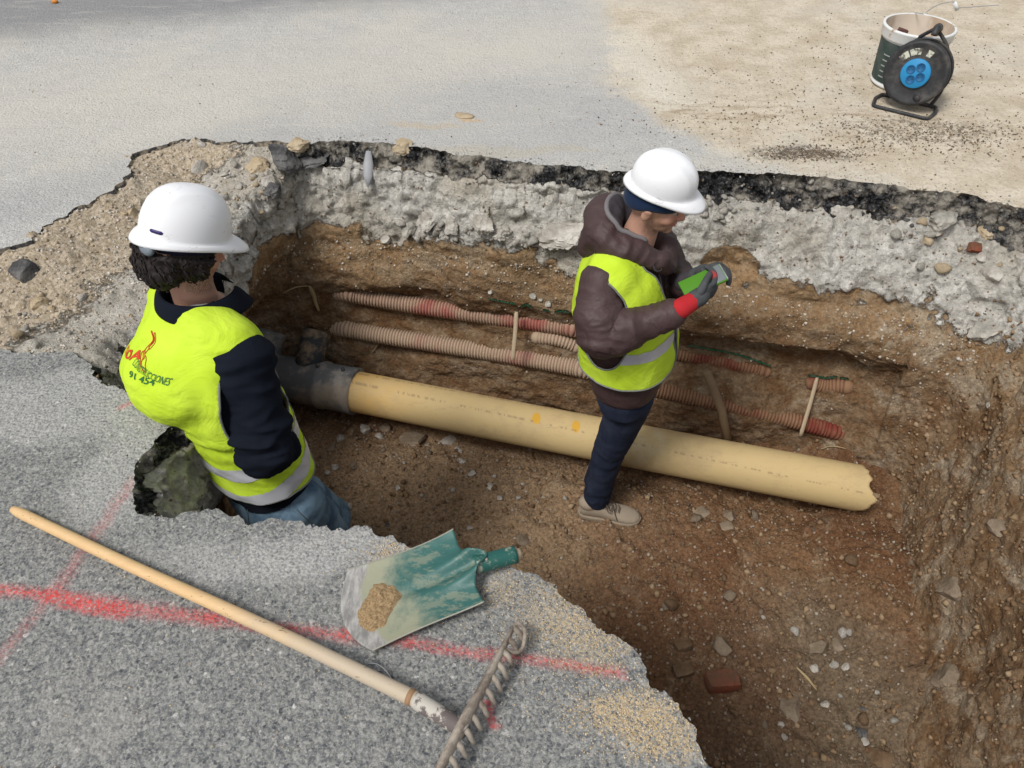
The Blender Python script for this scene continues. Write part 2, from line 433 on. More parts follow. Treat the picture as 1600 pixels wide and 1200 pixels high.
# ---- asphalt sheet with the hole
outer = [(-30, -12), (30, -12), (30, 45), (-30, 45)]
pts = [Vector(p) for p in outer]+[Vector((p[0], p[1])) for p in HOLE]
edges = [(i, (i+1) % 4) for i in range(4)]+[(4+i, 4+(i+1) % len(HOLE)) for i in range(len(HOLE))]
r = delaunay_2d_cdt(pts, edges, [], 0, 1e-5)
vo = np.array([(v.x, v.y, 0) for v in r[0]])
tri = [t for t in r[2]]
cen = np.array([vo[list(t)].mean(0) for t in tri])
ins = inside(cen[:, 0], cen[:, 1], HOLE)
tri = [t[::-1] if False else t for t, k in zip(tri, ins) if not k]
# broken side of the slab at the shelf
MBs = MB(); MBs.add(vo, tri)
nh = len(pk); rows = []
for k, (dz, off) in enumerate(((0, 0), (-.012, .004), (-.03, .012), (-.05, .010), (-.08, .016))):
    j = (.010*fbm(np.c_[pk, np.full(nh, dz*6)], 45, 3, 150+k) if k else 0*pk[:, 0])
    nn = np.stack([tp[:, 1], -tp[:, 0]], -1)
    rows.append(np.c_[pk+nn*((off if k else 0)+j)[:, None], np.full(nh, dz)])
SV = np.stack(rows, 1).reshape(-1, 3); MBs2 = MB().add(SV, gridF(nh, 5))

# ------------------------------------------------------------------ terrain materials
def wall_material(name, shelf=False):
    m = Mat(name, .95, spec=.15)
    hue = m.attr('hue'); cn = m.attr('conc'); an = m.attr('asph')
    n_f = m.noise(60, 6, .7); n_m = m.noise(11, 6, .65); n_l = m.noise(2.2, 4, .6)
    zz = m.xyz()[2]; xq = m.xyz()[0]
    # soil: pale tan high up, brown lower, dark brown near the bottom
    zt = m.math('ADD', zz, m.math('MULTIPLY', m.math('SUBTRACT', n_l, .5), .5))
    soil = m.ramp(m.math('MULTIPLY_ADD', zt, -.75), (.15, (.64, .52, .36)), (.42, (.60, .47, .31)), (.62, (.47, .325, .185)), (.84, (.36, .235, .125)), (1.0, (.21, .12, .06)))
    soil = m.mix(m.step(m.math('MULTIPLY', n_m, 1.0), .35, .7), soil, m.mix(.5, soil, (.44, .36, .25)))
    soil = m.mix(m.math('MULTIPLY', m.math('MULTIPLY', m.step(m.noise(4.5, 6, .72, dist=.6), .50, .64), m.math('ADD', m.math('MULTIPLY', m.step(xq, 1.1, 1.6), .25), .45)), .9), soil, (.50, .44, .34))
    soil = m.mix(m.math('MULTIPLY', m.step(n_f, .35, .65), .5), m.mix(1, soil, (.55, .52, .5), 'MULTIPLY'), m.mix(1, soil, (1.25, 1.22, 1.18), 'MULTIPLY'))
    conc = m.mix(m.step(n_m, .3, .75), (.53, .505, .455), (.76, .735, .68))
    conc = m.mix(m.math('MULTIPLY', m.step(n_l, .45, .7), .6), conc, (.42, .36, .265))
    conc = m.mix(m.math('MULTIPLY', m.step(m.voro(34, out='Color'), .70, .72), .30), conc, (.20, .19, .18))
    conc = m.mix(m.math('MULTIPLY', m.step(n_f, .58, .42), .35), conc, (.25, .24, .21))
    ag = m.voro(120, out='Color')
    asp = m.mix(m.step(ag, .45, .95), (.018, .018, .02), (.10, .10, .105))
    asp = m.mix(m.math('MULTIPLY', m.step(m.noise(6, 6, .75), .44, .58), .85), asp, (.36, .33, .28))
    cnn = m.step(m.math('ADD', cn, m.math('MULTIPLY', m.math('SUBTRACT', m.noise(18, 7, .75), .5), 1.9)), .36, .64)
    ann = m.step(m.math('ADD', an, m.math('MULTIPLY', m.math('SUBTRACT', m.noise(40, 4, .7), .5), .8)), .42, .56)
    if shelf:
        sand = m.mix(m.step(m.voro(95, out='Color'), .2, .9), (.35, .285, .20), (.55, .465, .36))
        sand = m.mix(m.math('MULTIPLY', m.step(n_m, .60, .68), .55), sand, (.16, .13, .10))
        sand = m.mix(m.math('MULTIPLY', m.step(n_l, .5, .65), .5), sand, (.50, .46, .39))
        c = m.mix(cnn, sand, m.mix(.4, conc, (.46, .41, .33)))
    else:
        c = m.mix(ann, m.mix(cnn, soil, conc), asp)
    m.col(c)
    m.mkwarp(9, .09)
    b = m.bump(m.math('MULTIPLY', m.noise(14, 8, .72), m.math('ADD', m.math('MULTIPLY', cnn, .5), .5)), .035, .8)
    ch = m.math('ADD', m.voro(26, out='Color', vec=m.warp), m.math('MULTIPLY', m.voro(60, out='Color', vec=m.warp), .5))
    b = m.bump(m.math('MULTIPLY', ch, m.math('ADD', m.math('MULTIPLY', cnn, .45), .35)), .010, .7, b)
    b = m.bump(m.math('ADD', m.noise(90, 5, .7), m.math('MULTIPLY', m.voro(70), -.6)), .008, .8, b)
    return m
WALL = wall_material('excavated_soil'); SHELF = wall_material('rubble_soil', True)

def floor_material():
    m = Mat('pit_floor_earth', .97, spec=.12); m.mkwarp(2.5, .5)
    n_f = m.noise(70, 5, .7); n_m = m.noise(9, 6, .65); n_l = m.noise(1.8, 3, .6)
    c = m.mix(m.step(n_l, .4, .62), (.155, .080, .042), (.215, .125, .067))
    gre = m.ell((-.35, 2.05), 1.05, .75)           # paler earth on the left
    c = m.mix(m.math('MULTIPLY', gre, .9), c, (.32, .225, .14))
    lr = m.ell((1.15, 1.15), .5, .55)
    c = m.mix(m.math('MULTIPLY', lr, .75), c, (.205, .165, .115))
    rd = m.ell((.62, 1.5), .45, .7)
    c = m.mix(m.math('MULTIPLY', rd, .5), c, (.17, .080, .040))
    c = m.mix(m.math('MULTIPLY', m.step(n_m, .52, .7), .5), c, (.33, .25, .17))
    c = m.mix(m.step(n_f, .3, .7), m.mix(1, c, (.6, .58, .56), 'MULTIPLY'), m.mix(1, c, (1.3, 1.28, 1.25), 'MULTIPLY'))
    c = m.mix(m.math('MULTIPLY', m.step(m.voro(55, out='Color'), .955, .97), .7), c, (.42, .38, .32))
    m.col(c)
    b = m.bump(m.noise(18, 8, .72), .025, .8)
    m.bump(m.math('ADD', m.noise(110, 4, .7), m.math('MULTIPLY', m.voro(60), -.8)), .007, .8, b)
    return m
FLOOR = floor_material()

def asphalt_material():
    m = Mat('asphalt_surface', .88, spec=.25); W0 = m.mkwarp(3.0, .35)
    x, y, _ = m.xyz(m.warp)
    n_l = m.noise(1.1, 5, .6); n_m = m.noise(6, 6, .65); n_f = m.noise(160, 3, .6)
    dn = m.n.new('ShaderNodeTexCoord')
    # aggregate: stones of two sizes in an olive grey matrix
    v1 = m.voro(112, out='Color'); v2 = m.voro(230, out='Color'); e1 = m.voro(112, 'DISTANCE_TO_EDGE')
    st1 = m.ramp(v1, (.0, (.045, .05, .058)), (.35, (.11, .115, .125)), (.6, (.22, .225, .22)), (.85, (.33, .325, .31)), (1.0, (.60, .59, .57)))
    st2 = m.ramp(v2, (.0, (.13, .135, .14)), (.5, (.21, .215, .205)), (1.0, (.36, .355, .33)))
    near = m.mix(m.step(m.noise(75, 3, .7), .42, .60), st1, st2)
    near = m.mix(m.math('MULTIPLY', m.step(e1, .10, .02), .55), near, (.25, .245, .215))
    worm = m.noise(125, 3, .65, dist=1.2); near = m.mix(m.math('MULTIPLY', m.step(worm, .50, .40), .48), near, (.060, .065, .075)); near = m.mix(m.math('MULTIPLY', m.step(worm, .54, .62), .36), near, (.33, .33, .31)); near = m.mix(m.math('MULTIPLY', m.step(m.voro(46, out='Color'), .93, .95), .5), near, (.05, .055, .065))
    # pale dust worn into it
    dust_near = m.math('MULTIPLY', m.step(m.noise(2.6, 6, .7), .52, .70), .28)
    near = m.mix(dust_near, near, (.42, .40, .36))
    nd = m.math('MULTIPLY', m.math('MAXIMUM', m.ell((-1.06, 1.32), .13, .20), m.math('MAXIMUM', m.ell((-1.35, 1.55), .4, .12), m.ell((-.40, 1.08), .5, .06))), m.step(n_f, .30, .62))
    near = m.mix(m.math('MULTIPLY', nd, .45), near, (.53, .52, .50))
    # far side: dusty asphalt
    far = m.mix(m.step(v2, .1, .95), (.37, .367, .36), (.60, .59, .555))
    far = m.mix(m.math('MULTIPLY', m.step(m.noise(9, 7, .75), .40, .66), .45), far, (.36, .35, .335))
    far = m.mix(m.math('MULTIPLY', m.step(n_l, .44, .60), .75), far, (.54, .515, .46))
    band = m.seg((-3.2, 2.7), (-.2, 3.95), .5, .45)
    far = m.mix(m.math('MULTIPLY', m.seg((-3.5, 3.2), (.2, 4.3), .45, .45), .55), far, (.56, .53, .47))
    far = m.mix(m.math('MULTIPLY', m.seg((-2.6, 2.2), (-1.1, 3.3), .16, .16), .5), far, (.34, .345, .35))
    far = m.mix(m.math('MULTIPLY', m.ell((-.1, 3.45), .75, .45), .45), far, (.37, .372, .38))
    # dark bare asphalt in the distance on the left
    dk = m.step(m.math('SUBTRACT', m.math('SUBTRACT', y, 4.45), m.math('MULTIPLY', m.math('ADD', x, 2.79), .30)), -.25, .35)
    far = m.mix(m.math('MULTIPLY', dk, .9), far, m.mix(v2, (.17, .175, .185), (.27, .27, .275)))
    fs = m.noise(70, 4, .8); far = m.mix(m.math('MULTIPLY', m.step(fs, .50, .36), .30), far, (.26, .26, .255)); far = m.mix(m.math('MULTIPLY', m.step(fs, .56, .66), .45), far, (.62, .60, .56))
    far = m.mix(m.math('MULTIPLY', m.step(m.noise(10, 7, .8, vec=m.map((.35, 1.6, 1), rot=(0, 0, -.3))), .50, .68), .35), far, (.60, .575, .52))
    far = m.mix(m.math('MULTIPLY', m.step(m.voro(24, out='Color'), .975, .98), .7), far, (.16, .14, .12))
    near = m.mix(1, near, (1.02, 1.02, 1.03), 'MULTIPLY'); c = m.mix(m.step(y, 1.7, 2.3), near, far)
    # earth spread over the right
    e_ = m.math('MULTIPLY', m.step(m.math('SUBTRACT', x, .52), -.22, .22), m.step(m.math('SUBTRACT', m.math('ADD', x, y), 4.10), -.30, .25))
    earth = m.mix(m.step(n_m, .35, .65), (.50, .425, .32), (.64, .57, .46))
    earth = m.mix(m.math('MULTIPLY', m.step(v2, .25, .0), .5), earth, (.24, .19, .13))
    earth = m.mix(m.math('MULTIPLY', m.step(n_l, .52, .62), .5), earth, (.58, .54, .47))
    earth = m.mix(m.math('MULTIPLY', m.seg(G(960, 60), G(1040, 150), .14, .14), .7), earth, (.66, .62, .54))
    earth = m.mix(m.math('MULTIPLY', m.math('MULTIPLY', m.seg(G(1060, 175), G(1350, 175), .10, .10), m.step(m.noise(16, 5, .7, vec=m.map((.5, 1.5, 1))), .50, .60)), .6), earth, (.27, .19, .11))
    earth = m.mix(m.math('MULTIPLY', m.seg(G(1190, 215), G(1320, 150), .035, .03), .6), earth, (.60, .53, .42))
    es = m.noise(48, 5, .8); earth = m.mix(m.math('MULTIPLY', m.step(es, .48, .34), .50), earth, (.30, .235, .16)); earth = m.mix(m.math('MULTIPLY', m.step(es, .57, .68), .4), earth, (.68, .61, .49))
    earth = m.mix(m.math('MULTIPLY', m.step(m.noise(7, 7, .8, vec=m.map((.5, 1.3, 1))), .52, .66), .35), earth, (.40, .32, .22))
    c = m.mix(m.step(m.math('ADD', e_, m.math('MULTIPLY', m.math('SUBTRACT', m.noise(5, 8, .8), .5), 1.6)), .25, .85), c, earth)
    c = m.mix(m.math('MULTIPLY', m.math('MULTIPLY', m.ell(G(1260, 240), .22, .07), m.step(m.noise(38, 4, .7), .40, .56)), .8), c, (.07, .065, .06))
    c = m.mix(m.math('MULTIPLY', m.math('MULTIPLY', m.ell(G(1440, 205), .35, .12), m.step(m.noise(30, 4, .7), .46, .58)), .6), c, (.10, .08, .06))
    c = m.mix(m.math('MULTIPLY', m.ell(G(728, 181), .06, .035), .65), c, (.55, .38, .2))
    c = m.mix(m.math('MULTIPLY', m.ell(G(665, 195), .16, .03), .4), c, (.52, .40, .24))
    c = m.mix(m.math('MULTIPLY', m.ell(G(800, 235), .35, .05), .35), c, (.46, .40, .28))
    # sand spilled at the near edge
    sg = m.step(m.math('ADD', m.voro(260, out='Color'), m.math('MULTIPLY', m.noise(22, 4, .7), .8)), .80, 1.05)
    for (u, v, rx, ry, k) in ((880, 945, .10, .08, .45), (985, 1108, .12, .045, .85), (1020, 1150, .07, .045, .7), (625, 862, .06, .025, .5), (770, 900, .06, .07, .35), (900, 990, .16, .06, .3)):
        c = m.mix(m.math('MULTIPLY', m.math('MULTIPLY', m.ell(G(u, v), rx, ry), sg), k), c, (.52, .40, .24))
    # red marking spray
    spn = m.step(m.noise(120, 3, .8), .34, .62)
    red = (.62, .055, .05)
    k2 = m.mkwarp(14, .04)
    def spray(p, q, half, soft, k):
        nonlocal c
        f = m.math('MULTIPLY', m.math('MULTIPLY', m.seg(p, q, half, soft), spn), k); c = m.mix(f, c, red)
    spray(G(-60, 912), G(80, 933), .012, .014, .85); spray(G(80, 933), G(330, 966), .014, .018, .66)
    spray(G(330, 966), G(540, 995), .010, .014, .65); spray(G(640, 1003), G(970, 1052), .010, .014, .62)
    spray(G(105, 942), G(190, 955), .018, .012, .72)
    spray(G(540, 993), G(640, 1003), .010, .014, .6)
    spray(G(-20, 1050), G(85, 925), .012, .018, .28); spray(G(85, 925), G(205, 755), .012, .020, .34)
    spray(G(190, 636), G(250, 615), .008, .010, .55)
    spray(G(762, 1100), G(772, 1130), .008, .008, .8)
    m.col(c)
    h = m.math('ADD', m.math('MULTIPLY', m.voro(105), -1.0), m.math('MULTIPLY', n_f, .5))
    b = m.bump(h, .0045, .75)
    b = m.bump(n_m, .02, .35, b)
    m.bump(m.math('MULTIPLY', m.noise(26, 6, .75), m.step(y, 1.9, 2.6)), .018, .6, b)
    return m
ASPHALT = asphalt_material()
o = link('pit_wall', wall_me, WALL); tag(o, 'ragged pit wall showing black asphalt, grey concrete and brown soil layers', kind='structure')
o = link('pit_floor', floor_me, FLOOR); tag(o, 'damp brown earth floor of the excavated pit', kind='structure')
o = link('broken_ground', shelf_me, SHELF); tag(o, 'shallow shelf of sandy rubble left of the pit', kind='structure')
o = link('ground', MBs.mesh('ground'), ASPHALT, smooth=False); tag(o, 'dusty grey asphalt ground with red spray marks around the pit', kind='structure')
SLAB = Mat('asphalt_break', .95, spec=.15)
SLAB.col(SLAB.mix(SLAB.step(SLAB.noise(20, 5, .7), .45, .6), SLAB.mix(SLAB.voro(110, out='Color'), (.03, .03, .03), (.13, .13, .13)), (.33, .28, .21))); SLAB.bump(SLAB.noise(60, 5, .7), .02, .9)
o = MBs2.obj('ground_edge', SLAB); tag(o, 'broken dark edge of the asphalt above the rubble shelf', kind='structure')

# ---- ray casting onto the built ground, to rest things on it
def bvh(me):
    return BVHTree.FromPolygons([v.co.copy() for v in me.vertices], [tuple(p.vertices) for p in me.polygons])
TREES = [bvh(wall_me), bvh(floor_me), bvh(shelf_me)]
def hit(u, v):
    d = Vector(ray(u, v)).normalized(); best = None
    for k, t in enumerate(TREES):
        r_ = t.ray_cast(Vector(CAM), d)
        if r_[0] is not None and (best is None or r_[3] < best[2]): best = (r_[0], r_[1], r_[3])
    g = G(u, v); gd = np.linalg.norm(g-CAM)
    if (best is None or gd < best[2]) and not inside(np.array([g[0]]), np.array([g[1]]), HOLE)[0]:
        best = (Vector(g), Vector((0, 0, 1)), gd)
    n = best[1]
    if n.dot(d) > 0: n = -n
    return best[0], n
def drop(x, y):
    """height of the highest surface under (x, y)"""
    zs = [0.0] if not inside(np.array([x]), np.array([y]), HOLE)[0] else []
    for t in TREES:
        r_ = t.ray_cast(Vector((x, y, 2)), Vector((0, 0, -1)))
        if r_[0] is not None: zs.append(r_[0].z)
    return max(zs)
# ================================================================== THINGS IN AND ROUND THE PIT
def frame(xa, za=(0, 0, 1)):
    x = Vector(xa).normalized(); z = Vector(za); z = (z-x*z.dot(x)).normalized(); y = z.cross(x)
    return Matrix((x, y, z)).transposed()
# ---- yellow drain pipe
PIPE = Mat('yellow_pvc', .72, spec=.25); m = PIPE; PL = np.array([-.97, 2.825, -1.135]); m._c = m.map(loc=tuple(PL), vec=m.n.new('ShaderNodeTexCoord').outputs['Object']); m.mkwarp(6, .03)
x, y, z = m.xyz()
pc = m.mix(m.step(x, -.3, -1.05), (.54, .405, .20), (.58, .34, .09))
pc = m.mix(m.math('MULTIPLY', m.step(m.noise(5, 5, .65), .42, .62), .6), pc, (.52, .39, .20))
pc = m.mix(m.math('MULTIPLY', m.step(m.noise(14, 6, .75, vec=m.map((.4, 2, 2))), .56, .66), .35), pc, (.36, .25, .13))
pc = m.mix(m.math('MULTIPLY', m.math('MULTIPLY', m.ell((.62, 2.38), .08, .2), m.step(m.noise(20, 4, .7), .4, .6)), .35), pc, (.62, .54, .38))
pc = m.mix(m.math('MULTIPLY', m.step(m.noise(3.5, 7, .8), .50, .64), .45), pc, (.40, .29, .165))
pc = m.mix(m.math('MULTIPLY', m.step(m.noise(45, 5, .75, vec=m.map((1, 2, 2))), .64, .70), .8), pc, (.26, .18, .10))
for (u, v) in ((838, 652), (901, 665)):
    PRx = np.array([1.56, 2.125, -1.10]); a_ = (PRx-PL)/np.linalg.norm(PRx-PL); dd = ray(u, v); dd = dd/np.linalg.norm(dd); oc = CAM-PL
    dp_ = dd-a_*(dd@a_); op_ = oc-a_*(oc@a_); A2, B2, C2 = dp_@dp_, 2*dp_@op_, op_@op_-.1045**2; q = CAM+dd*((-B2-math.sqrt(B2*B2-4*A2*C2))/(2*A2))
    n1_ = m.n.new('ShaderNodeVectorMath'); n1_.operation = 'SUBTRACT'; m.l.new(m.warp, n1_.inputs[0]); n1_.inputs[1].default_value = tuple(q)
    n2_ = m.n.new('ShaderNodeVectorMath'); n2_.operation = 'LENGTH'; m.l.new(m.map(sc=(1, .62, .62), vec=n1_.outputs[0]), n2_.inputs[0])
    pc = m.mix(m.math('MULTIPLY', m.step(n2_.outputs['Value'], .0215, .0165), .85), pc, (.62, .33, .012))
ds = m.math('MULTIPLY', m.step(m.noise(60, 2, .5, vec=m.map((1, .2, .2))), .5, .55), m.step(m.math('ABSOLUTE', m.math('SUBTRACT', z, -1.035)), .0035, .0015))
pc = m.mix(m.math('MULTIPLY', ds, .55), pc, (.25, .17, .09))
m.col(pc); m.rough(m.math('ADD', m.math('MULTIPLY', m.noise(8, 4, .6), .3), .55)); m.bump(m.noise(40, 5, .7), .0015, .5)
PL, PR = np.array([-.97, 2.825, -1.135]), np.array([1.56, 2.125, -1.10]); PR_ = .1045
ax = (PR-PL)/np.linalg.norm(PR-PL); Lp = np.linalg.norm(PR-PL)
fr = np.array(frame(ax)); nL, nA = 220, 64; a = np.linspace(0, 2*np.pi, nA, endpoint=False)
endcut = Lp-.02+.040*np.exp(-((a-2.75)/.6)**2)-.03*np.cos(a-2.45-math.pi)*.5+.05*pn(np.stack([np.cos(a)*3, np.sin(a)*3, a*0], -1), 3)+.040*pn(np.stack([np.cos(a)*9, np.sin(a)*9, a*0], -1), 4)
V = []
for rr in (PR_, PR_-.007):
    for i in range(nL):
        s_ = endcut*(i/(nL-1)); sag = -.006*np.sin(np.pi*s_/Lp)
        V.append(PL+s_[:, None]*ax+rr*(np.cos(a)[:, None]*fr[:, 1]+np.sin(a)[:, None]*fr[:, 2])+np.c_[0*s_, 0*s_, sag])
V = np.concatenate(V); F = [tuple(f) for f in gridF(nL, nA)] if False else []
for off in (0, nL*nA):
    for i in range(nL-1):
        for k in range(nA):
            q = (off+i*nA+k, off+i*nA+(k+1) % nA, off+(i+1)*nA+(k+1) % nA, off+(i+1)*nA+k); F.append(q if off == 0 else q[::-1])
for k in range(nA):
    b = (nL-1)*nA; F.append((b+k, b+(k+1) % nA, b+nL*nA+(k+1) % nA, b+nL*nA+k)); F.append((k, nL*nA+k, nL*nA+(k+1) % nA, (k+1) % nA))
pipe = empty('drain_pipe', PL, 'long dusty yellow drain pipe crossing the pit, jagged at its right end', 'pipe')
link('pipe_body', mesh('pipe', V, F), PIPE, pipe)
# ---- grey coupling, elbow and branch
GREY = Mat('grey_pvc', .6, spec=.3); m = GREY
gc = m.mix(m.step(m.noise(7, 6, .7), .46, .60), (.14, .147, .155), (.31, .29, .26))
gc = m.mix(m.math('MULTIPLY', m.step(m.noise(2.5, 4, .6), .5, .62), .5), gc, (.33, .25, .17))
m.col(gc); m.bump(m.noise(30, 6, .7), .004, .6)
DKG = Mat('dark_rubber', .7, spec=.2); DKG.col(DKG.mix(DKG.step(DKG.noise(12, 6, .7), .45, .62), (.045, .05, .055), (.24, .18, .12))); DKG.bump(DKG.noise(25, 6, .7), .005, .7)
cp = empty('pipe_coupling', PL+ax*-.02, 'dirty grey pipe coupling and elbow on the left end of the yellow pipe', 'pipe fitting')
mb = MB(); s0 = .13; prof = [(.28+s0-.02, .113), (.28+s0-.02, .121), (.26+s0, .122), (.20+s0, .119), (.19+s0, .119), (.1+s0, .118), (.09+s0, .124), (.065+s0, .124), (.055+s0, .118), (-.04, .116), (-.05, .112)]
path = [PL+ax*(s_-.20) for s_, _ in prof]
Vt, Ft = tube(path, [r_ for _, r_ in prof], 56, cap=False); mb.add(Vt, Ft)
ring = PL+ax*(.28+s0-.02-.20); Vr, Fr = tube([ring, ring-ax*.03], [.113, .1], 56, cap=False); mb.add(Vr, Fr)
mb.obj('socket', GREY, cp)
e0 = PL-ax*.25; e = [e0+ax*.012, e0-ax*.05+np.array([0, .005, .01]), e0-ax*.12+np.array([.02, .03, .04]), e0-ax*.15+np.array([.05, .07, .12]), e0-ax*.13+np.array([.07, .13, .20])]
ep, _ = catmull(np.array(e), False, 24)
Vt, Ft = tube(ep, np.linspace(.114, .112, 24), 48); MB().add(Vt, Ft).obj('elbow', GREY, cp)
b0 = P(478, 585, 3.93); b1 = P(492, 530, 3.90)+np.array([0, .06, 0])
Vt, Ft = tube([b0, b0*.5+b1*.5, b1, b1+(b1-b0)*.02], [.072, .07, .074, .066], 40); MB().add(Vt, Ft).obj('branch', DKG, cp)
for k, (u, v) in enumerate(((496, 572), (536, 578))):
    c = P(u, v, 3.74); Vt, Ft = tube([c, c+np.array([0, -.004, .012])], [.010, .009], 14); MB().add(Vt, Ft).obj('bolt', DKG, cp)

# ---- corrugated red ducts lying in the far wall
def duct_mat(name, red, dust, cov):
    m = Mat(name, .8, spec=.2)
    c = m.mix(m.step(m.noise(3.5, 5, .65), cov-.10, cov+.12), red, dust)
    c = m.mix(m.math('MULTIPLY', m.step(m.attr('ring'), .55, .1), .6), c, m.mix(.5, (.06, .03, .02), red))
    m.col(c); m.bump(m.noise(60, 4, .7), .003, .5); return m
DU1 = duct_mat('red_duct_bright', (.34, .10, .085), (.37, .265, .19), .46)
DU2 = duct_mat('red_duct_dusty', (.34, .15, .125), (.39, .295, .21), .40)
DU3 = duct_mat('red_duct_deep', (.17, .035, .024), (.24, .14, .08), .46)
def duct(p0, p1, r_, mat, label, out=.0, wob=.006, n=None, seed=0):
    px = np.linspace(0, 1, 14); H = []
    for t in px:
        h_, n_ = hit(p0[0]+(p1[0]-p0[0])*t, p0[1]+(p1[1]-p0[1])*t+3*math.sin(t*7+seed)); H.append(np.array(h_)); 
    H = np.array(H); T_ = H[:, 0]
    cy = np.polyfit(T_, H[:, 1], 2); d_ = ray(*p0)
    # smoothed depth; height follows from the viewing ray so that it lies along the wall
    path = []
    for t in np.linspace(0, 1, 30):
        u = p0[0]+(p1[0]-p0[0])*t; v = p0[1]+(p1[1]-p0[1])*t+2.2*math.sin(t*5+seed)
        rr = ray(u, v); s_ = 3.5
        for _ in range(8): s_ = (np.polyval(cy, rr[0]*s_)-out)/rr[1]
        path.append(CAM+rr*s_+ray(u, v)/np.linalg.norm(ray(u, v))*.075*float(sstep(.07, 0, min(t, 1-t))))
    path, Lx = catmull(np.array(path), False, 40)
    n = int(Lx/.0155)*6; path, Lx = catmull(path, False, n)
    ph = np.arange(n) % 6; prof = np.array([1, 1.0, .97, .86, .84, .95])[ph]
    Vt, Ft = tube(path, r_*prof, 18)
    me = mesh('duct', Vt, Ft, {'ring': np.repeat((prof-.84)/.16, 18)})
    o = link('cable_duct', me, mat); tag(o, label, 'cable duct', 'corrugated red ducts along the far wall'); recenter(o, path[0]); return path
D1 = duct((512, 452), (925, 519), .046, DU1, 'reddest corrugated duct, upper one running left of the standing worker', out=-.002)
D2 = duct((508, 506), (945, 584), .046, DU2, 'pale dusty corrugated duct, lower one running left of the standing worker', out=0.0, seed=1)
duct((835, 524), (905, 541), .034, DU2, 'short stretch of corrugated duct half buried between the two long ones', out=-.012, seed=2)
duct((935, 522), (1215, 586), .036, DU3, 'dark red corrugated duct under the green tape right of the standing worker', out=-.018)
duct((1268, 597), (1326, 607), .038, DU3, 'short dark duct end at the top of the right hand pale lath', out=-.012)
duct((960, 590), (1330, 682), .040, DU3, 'dark red corrugated duct low in the wall behind the leaning wooden stake', out=-.012, seed=1)

WOOD = Mat('weathered_wood', .8, spec=.2); WOOD.col(WOOD.mix(WOOD.noise(14, 5, .6, vec=WOOD.map((1, 1, .15))), (.30, .23, .15), (.50, .40, .28))); WOOD.bump(WOOD.noise(60, 4, .6, vec=WOOD.map((1, 1, .1))), .002, .6)
WOODD = Mat('muddy_wood', .85, spec=.15); WOODD.col(WOODD.mix(WOODD.noise(10, 5, .6), (.13, .085, .05), (.26, .19, .12))); WOODD.bump(WOODD.noise(50, 4, .6), .002, .6)
def on_wall(u, v, out=.03):
    h_, n_ = hit(u, v); return np.array(h_)-ray(u, v)/np.linalg.norm(ray(u, v))*out
def lath(p0, p1, w_, label, mat, out=.07):
    a_ = on_wall(*p0, out); b_ = on_wall(*p1, out)
    s_ = min(np.linalg.norm(a_-CAM)/np.linalg.norm(ray(*p0)), np.linalg.norm(b_-CAM)/np.linalg.norm(ray(*p1)))
    a_ = P(*p0, s_+.03); b_ = P(*p1, s_+.08)
    pts, _ = catmull(np.array([a_, a_*.6+b_*.4+np.array([.002, 0, 0]), b_]), False, 14)
    Vt, Ft = tube(pts, [w_*.7]+[w_]*12+[w_*.8], 8, ell=.45, up=(0, -1, 0)); o = MB().add(Vt, Ft).obj('wooden_lath', mat)
    tag(o, label, 'lath', 'thin wooden laths holding the ducts'); recenter(o, b_)
lath((807, 487), (801, 563), .0105, 'pale upright lath holding the two long ducts left of the standing worker', WOOD)
lath((1277, 590), (1251, 681), .0105, 'pale slanting lath crossing the dark ducts at the far right of the wall', WOOD)
sb = P(1148, 690, 3.56); st_ = P(1104, 582, 3.34)
mb = MB(); Vt, Ft = tube([sb-np.array([0, 0, .1]), sb*.5+st_*.5, st_, st_+(st_-sb)*.01], [.021, .020, .020, .015], 20); o = mb.add(Vt, Ft).obj('wooden_stake', WOODD)
tag(o, 'round muddy wooden stake leaning against the wall behind the yellow pipe', 'stake'); recenter(o, sb)
# ---- scraps of green warning tape
TAPE = Mat('green_tape', .5, spec=.3); TAPE.col(TAPE.mix(TAPE.step(TAPE.noise(30, 4, .7), .4, .6), (.02, .27, .12), (.16, .30, .20)))
def tape(pts, w_, label, out=.012, seed=0):
    rs = random.Random(seed); c_ = np.array([on_wall(u, v, out) for u, v in pts]); c_, _ = catmull(c_, False, max(10, len(pts)*9)); n = len(c_)
    V = []; 
    for i in range(n):
        ww = w_*(.5+.7*abs(math.sin(i*1.7+seed))+.3*rs.random())*(.3 if i in (0, n-1) else 1); k = .004*math.sin(i*2.1)
        V += [c_[i]+np.array([0, -k, ww]), c_[i]+np.array([0, -.006-k, 0]), c_[i]+np.array([0, k*.5, -ww])]
    bm = bmesh.new(); vs = [bm.verts.new(v) for v in V]
    for i in range(n-1):
        for j in (0, 1): bm.faces.new((vs[i*3+j], vs[i*3+j+1], vs[i*3+j+4], vs[i*3+j+3]))
    bmesh.ops.solidify(bm, geom=bm.faces[:], thickness=.0012)
    o = link('tape_scrap', from_bm(bm), TAPE); tag(o, label, 'tape', 'torn scraps of green tape in the far wall'); recenter(o, c_[0])
tape([(814, 480), (823, 476), (832, 482)], .009, 'small green tape scrap above the left lath, under grey stones', seed=1)
tape([(848, 484), (858, 486)], .006, 'tiniest green tape scrap, between two larger ones left of the standing worker', seed=2)
tape([(866, 488), (876, 486), (890, 488)], .008, 'green tape scrap nearest the standing worker\'s sleeve', seed=3)
tape([(762, 466), (790, 472), (806, 475)], .004, 'faint thin green tape edge at the left end of the scraps', seed=4)
tape([(1074, 539), (1100, 544), (1130, 549), (1160, 556), (1205, 572)], .005, 'long thin green tape running right from the standing worker', seed=5)
tape([(1262, 586), (1290, 590), (1308, 588)], .006, 'green tape piece lying over the top of the right lath', seed=6)
